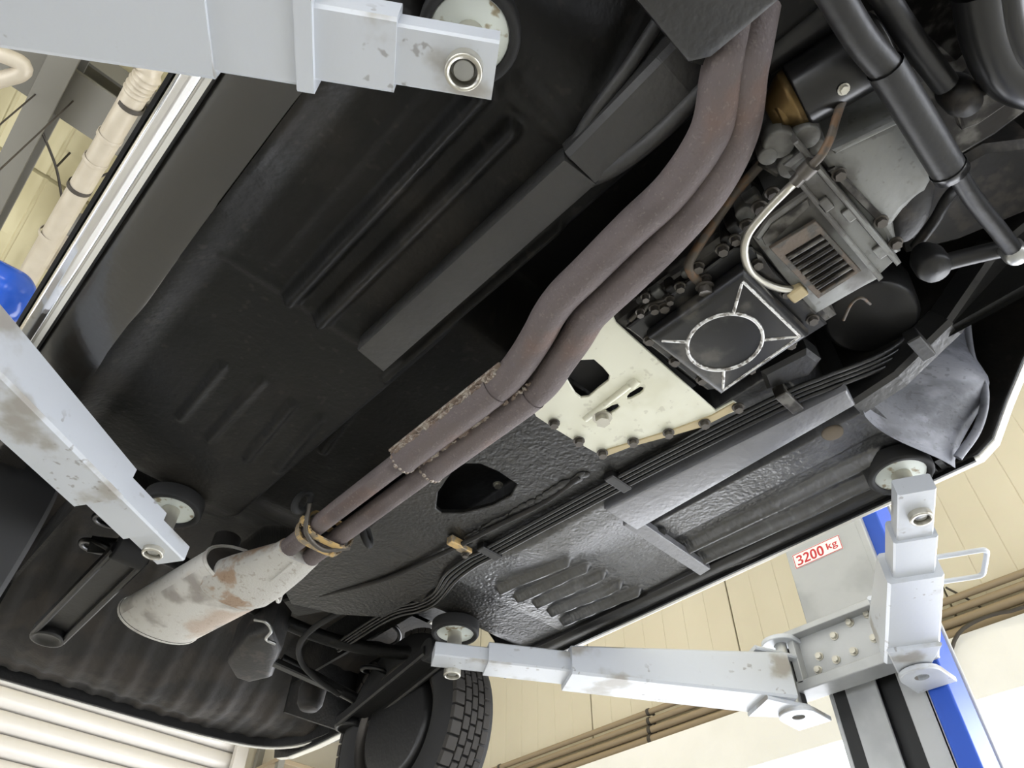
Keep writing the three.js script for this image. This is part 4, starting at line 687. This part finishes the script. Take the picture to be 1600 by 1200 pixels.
  const st = mesh('starter_motor', lathe([[0, 0], [0.043, 0], [0.046, 0.004], [0.046, SL - 0.004], [0.04, SL], [0, SL]], s0, sd, 40), M.blackPaint, car, 'glossy black starter motor');
  mesh('starter_nose', lathe([[0, -0.04], [0.022, -0.04], [0.026, -0.03], [0.038, -0.012], [0.043, 0], [0.0, 0]], s0, sd, 32), M.brass, st, 'brass coloured starter nose');
  mesh('starter_lug', lathe([[0, 0], [0.02, 0], [0.022, 0.004], [0.022, 0.05]], at(1214, 178, 0.99), sd, 24), M.brass, st);
  mesh('starter_screw', hexBolt(s0.clone().lerp(s1, 0.42).add(V(0.0, -0.047, 0.0)), V(0.1, -1, 0.1), 0.006, 0.005), M.zinc, st);
  mesh('solenoid', rod(at(1190, 92, 1.04), at(1290, 20, 1.04), 0.026), M.blackSatin, st);
}
// ---- cream gearbox cross member
{
  const z = (l) => l.map(([a, b]) => [800 + a / 3.2, 420 + b / 3.2]);
  const out = z([[500, 225], [522, 272], [700, 430], [1020, 712], [1105, 665], [1150, 690], [1120, 712], [960, 780], [780, 832], [600, 880], [470, 935], [425, 925], [330, 872], [212, 800], [120, 740], [105, 710], [200, 570], [330, 430], [440, 290]]);
  const hole = z([[300, 480], [345, 458], [410, 455], [455, 495], [488, 535], [482, 560], [430, 600], [385, 640], [345, 645], [318, 625], [290, 580], [268, 540], [272, 520]]);
  const s1 = z([[575, 640], [590, 622], [640, 592], [660, 596], [656, 612], [640, 626], [595, 650], [578, 652]]), s2 = z([[455, 712], [500, 685], [528, 677], [538, 690], [525, 706], [485, 728], [470, 740]]);
  const cm = mesh('gearbox_crossmember', slab(out, 0.972, 0.006, { holes: [hole, s1, s2], bevel: 0.0012 }), M.cream, car, 'cream painted gearbox cross member with slots');
  mesh('pressed_rib', (() => { const a = at(914, 654, 0.974), b = at(992, 594, 0.974); return rod(a, b, 0.0075, 0.0075, 14); })(), M.cream, cm);
  mesh('pressed_rib', rod(at(986, 600, 0.9745), at(996, 592, 0.9745), 0.012, 0.009, 14), M.cream, cm);
  mesh('edge_strip', slab(z([[1110, 672], [1150, 692], [960, 790], [780, 842], [600, 890], [470, 940], [440, 930], [480, 905], [780, 815], [1000, 735]]), 0.969, 0.004, { bevel: 0.001 }), M.creamEdge, cm);
  for (const [a, b] of [[210, 770], [335, 858], [452, 920], [605, 862], [782, 818], [962, 770], [1130, 690]]) mesh('bolt', hexBolt(at(800 + a / 3.2, 420 + b / 3.2, 0.968), V(0, -1, 0), 0.0085, 0.011), M.darkBolt, cm);
  mesh('mount_bolt', hexBolt(at(941, 651, 0.97), V(0, -1, 0), 0.014, 0.016), M.zinc, cm, 'large zinc mounting bolt');
  mesh('mount_rubber', box(0.70, 0.90, Y(1.0), Y(1.03), -0.62, -0.47), M.rubber, cm);
}
// ---- front suspension, steering rods, sub-frame
{
  const sub = mesh('front_subframe', slab([[1000, 10], [1075, 100], [1112, 92], [1240, -15], [1260, -160], [900, -160], [930, -60]], 0.95, 0.06, { bevel: 0.008, bs: 2 }), M.underGloss, car, 'black front sub-frame');
  mesh('subframe_brace', beam(onH(0.35, 0.985, 0.02), onH(0.42, 0.97, -0.1), 0.05, 0.05, 0.05, 0.05, 0.006), M.under, sub);
  const bar = (l, r, m = M.blackSatin) => tube(l.map(([u, v, h]) => at(u, v, h)), r, 40, 16);
  const link = mesh('drag_link', bar([[1290, -30, 0.92], [1345, 60, 0.92], [1385, 108, 0.92]], 0.0195), M.blackSatin, car, 'black tubular steering link');
  mesh('link_sleeve', bar([[1383, 104, 0.92], [1430, 180, 0.92], [1484, 268, 0.92]], 0.0225), M.blackSatin, link);
  mesh('link_end', lathe([[0.024, 0], [0.024, 0.012], [0.012, 0.02], [0, 0.02]], at(1480, 262, 0.92), at(1500, 290, 0.92).sub(at(1480, 262, 0.92)), 24), M.blackPaint, link);
  mesh('link_arm', bar([[1490, 262, 0.94], [1520, 310, 0.95], [1560, 360, 0.96], [1592, 402, 0.965]], 0.013), M.blackSatin, link);
  mesh('ball_joint', lathe([[0, -0.012], [0.012, -0.011], [0.016, -0.006], [0.018, 0], [0.018, 0.02], [0, 0.02]], at(1588, 398, 0.96), up, 24), M.steel, link, 'bare steel ball joint cap');
  mesh('tie_rod', bar([[1452, 418, 1.0], [1500, 404, 1.0], [1586, 384, 0.99]], 0.014), M.blackSatin, car);
  mesh('tie_rod_end', lathe([[0, -0.02], [0.022, -0.018], [0.027, -0.006], [0.027, 0.02], [0.018, 0.04]], at(1456, 414, 1.0), up, 24), M.blackSatin, car);
  const l2 = mesh('second_link', bar([[1365, -30, 1.0], [1420, 55, 1.0], [1478, 132, 1.0]], 0.0165), M.blackSatin, car);
  mesh('link_joint', lathe([[0, -0.03], [0.018, -0.028], [0.024, -0.01], [0.024, 0.02], [0.016, 0.05]], at(1500, 150, 1.0), up, 24), M.oily, l2);
  mesh('pitman_arm', slab([[1492, 168], [1590, 120], [1608, 142], [1530, 196], [1505, 205]], 0.985, 0.025, { bevel: 0.004 }), M.alloyDark, l2);
  mesh('spring_seat', bar([[1528, -20, 0.98], [1540, 50, 0.98], [1560, 100, 0.98], [1590, 128, 0.98], [1640, 140, 0.98]], 0.03), M.blackPaint, car);
  mesh('spring_seat_rim', bar([[1570, -20, 0.97], [1580, 40, 0.97], [1600, 85, 0.97], [1650, 110, 0.97]], 0.02), M.blackPaint, car);
  // round dark housing and hoses beside the converter
  mesh('round_housing', lathe([[0, 0], [0.075, 0], [0.085, 0.01], [0.085, 0.09], [0.06, 0.12]], at(1362, 500, 1.1), V(0.15, 1, 0.1), 36), M.blackSatin, car);
  mesh('hose', bar([[1430, 385, 1.06], [1460, 345, 1.05], [1480, 310, 1.05], [1500, 290, 1.08]], 0.009), M.oily, car);
  mesh('earth_strap', bar([[1318, 500, 1.0], [1330, 475, 0.99], [1345, 465, 0.985], [1360, 475, 0.99]], 0.0025), M.rustTube, car);
  mesh('mount_bracket', slab([[1190, 585], [1262, 548], [1285, 565], [1268, 590], [1200, 612]], 1.0, 0.05, { bevel: 0.008 }), M.underGloss, car);
}
// ---- rear axle: trailing arms, differential, springs, hoses
{
  const arm = (p, q, w) => { const d = q.clone().sub(p).normalize(), s = V().crossVectors(d, up).normalize(); const o = mesh('trailing_arm', beam(p, q, w, 0.012, w * 1.2, 0.012, 0.003), M.blackSatin, car); for (const k of [-1, 1]) { const f = (e) => e.clone().addScaledVector(s, k * w * 0.55).add(V(0, -0.02, 0)); mesh('arm_flange', beam(f(p), f(q), 0.016, 0.03, 0.016, 0.035, 0.005), M.blackSatin, o); } mesh('arm_nose', lathe([[0, -0.012], [w * 0.4, -0.012], [w * 0.5, -0.02], [w * 0.62, -0.02], [w * 0.65, -0.014], [w * 0.65, 0.02], [0, 0.02]], q, up, 24), M.blackSatin, o); mesh('arm_bush', lathe([[0, -0.04], [0.03, -0.04], [0.034, -0.035], [0.034, 0.035], [0.03, 0.04], [0, 0.04]], p, s, 20), M.rubber, o); return o; };
  arm(at(683, 1020, 1.0), at(546, 1130, 0.95), 0.07); arm(at(206, 862, 1.0), at(78, 990, 0.98), 0.07);
  const spring = (c) => { const pts = []; for (let i = 0; i <= 90; i++) { const t = i / 90; pts.push(V(c.x + 0.055 * Math.cos(t * 9.4 * Math.PI / 1.5), c.y + t * 0.26, c.z + 0.055 * Math.sin(t * 9.4 * Math.PI / 1.5))); } return tube(pts, 0.008, 200, 8); };
  mesh('coil_spring', spring(at(588, 1070, 1.05)), M.blackPaint, car); mesh('coil_spring', spring(at(150, 880, 1.05)), M.blackPaint, car);
  const df = mesh('differential', slab([[352, 1040], [385, 1000], [425, 985], [440, 1020], [425, 1062], [390, 1070], [365, 1062]], 1.02, 0.16, { bevel: 0.025, bs: 3 }), M.oily, car, 'oily black differential');
  mesh('diff_clip', tube([[398, 968, 1.02], [415, 972, 1.01], [424, 985, 1.005], [416, 998, 1.01], [430, 1006, 1.01]].map(([u, v, h]) => at(u, v, h)), 0.005, 40, 8), M.steel, df);
  const sb = mesh('rear_subframe', tube([[140, 850, 1.08], [260, 870, 1.1], [400, 950, 1.12], [520, 1000, 1.12], [640, 1020, 1.1], [690, 1000, 1.08]].map(([u, v, h]) => at(u, v, h)), 0.022, 80, 14), M.under, car);
  mesh('half_shaft', rod(at(440, 1030, 1.1), at(590, 1110, 1.02), 0.018), M.blackSatin, sb);
  mesh('rear_cable', tube([[600, 935, 1.06], [545, 950, 1.05], [492, 980, 1.04], [468, 1008, 1.03], [472, 1036, 1.02], [494, 1060, 1.01], [530, 1085, 1.0]].map(([u, v, h]) => at(u, v, h)), 0.009, 70, 10), M.rubber, car, 'looping black cable');
  mesh('bump_stop', lathe([[0, -0.02], [0.03, -0.018], [0.042, 0], [0.046, 0.05], [0.03, 0.09]], at(484, 1100, 1.02), up, 24), M.dusty, car);
  mesh('tie_bar', beam(at(395, 1025, 1.03), at(530, 1085, 1.0), 0.03, 0.02), M.blackSatin, car);
  mesh('jack_bracket', slab([[440, 940], [560, 905], [598, 925], [590, 945], [520, 955], [460, 965]], 1.03, 0.03, { bevel: 0.006 }), M.under, car);
  mesh('shackle', lathe([[0, 0], [0.03, 0], [0.034, 0.006], [0.034, 0.06]], at(345, 872, 1.03), up, 20), M.dusty, car);
}
// ---- wheels
function wheel(cx, h, cz, withBlocks, face) {
  const c = onH(cx, h, cz), ax = V(1, 0, 0), R = 0.292, W = 0.084;
  const g = lathe([[0.19, -W + 0.006], [0.21, -W - 0.002], [0.25, -W - 0.004], [0.28, -W + 0.008], [R - 0.008, -W + 0.026], [R - 0.006, 0], [R - 0.008, W - 0.026], [0.28, W - 0.008], [0.25, W + 0.004], [0.21, W + 0.002], [0.19, W - 0.006]], c, ax, 72);
  const o = mesh('wheel', toCreasedNormals(g, 0.5), M.rubber, car, 'black tyre on a steel wheel');
  mesh('rim', lathe([[0.192, -W + 0.004], [0.188, -W + 0.012], [0.172, -W + 0.02], [0.168, 0.02], [0.12, 0.03], [0.06, 0.02], [0.0, 0.02]], c, ax, 48), M.darkBolt, o);
  mesh('brake_drum', lathe([[0, -0.075], [0.14, -0.075], [0.16, -0.065], [0.163, 0.018], [0, 0.018]], c, ax, 40), M.blackSatin, o);
  mesh('balance_weight', box(c.x - 0.05, c.x - 0.035, c.y - 0.02, c.y + 0.03, c.z + 0.155, c.z + 0.165, 0.003), M.bareEdge, o);
  if (withBlocks) {
    const N = 46, bw = [[-0.066, 0.034], [-0.034, 0.022], [-0.01, 0.02], [0.013, 0.02], [0.038, 0.023]], bg = bw.map(([, w]) => boxUV(new RoundedBoxGeometry(w, 0.016, R * 2 * Math.PI / N * 0.86, 1, 0.002)));
    for (let k = 0; k < bw.length; k++) for (let i = 0; i < N; i++) {
      const a = (i + (k % 2) * 0.5) / N * Math.PI * 2; if (Math.sin(a) > 0.86 && Math.cos(a) < 0) continue;
      const b = mesh('tread_block', bg[k], M.tread, o); b.position.set(c.x + bw[k][0] + 0.004, c.y + (R - 0.004) * Math.sin(a), c.z + (R - 0.004) * Math.cos(a)); b.rotation.set(Math.PI / 2 - a, 0.0, 0, 'XYZ');
    }
  }
  return o;
}
wheel(1.372, 0.885, -1.915, true); wheel(0.072, 0.88, -1.915, false); wheel(1.35, 0.88, 0.4, false); wheel(0.08, 0.88, 0.4, false);

scene.updateMatrixWorld(true);

// ---- steel rack by the roller door
{
  const o = thing('steel_rack', 'grey steel storage rack against the wall beside the roller door', 'rack');
  const Z = ROOM.z0 + 0.3, y1 = 4.2;
  for (const x of [3.24, 4.25]) for (const z of [Z - 0.22, Z + 0.22]) mesh('post', box(x - 0.03, x + 0.03, 0, y1, z - 0.03, z + 0.03, 0.004), M.beamGrey, o);
  for (const y of [0.5, 1.5, 2.5, 3.3, 3.9]) mesh('shelf', box(3.2, 4.29, y, y + 0.04, Z - 0.24, Z + 0.24, 0.004), M.brownPipe, o);
  for (const [a, b] of [[2.54, 3.3], [3.34, 3.9]]) mesh('brace', rod(V(3.26, a, Z + 0.235), V(4.23, b, Z + 0.235), 0.012), M.beamGrey, o);
}
scene.updateMatrixWorld(true);
renderer.render(scene, camera);
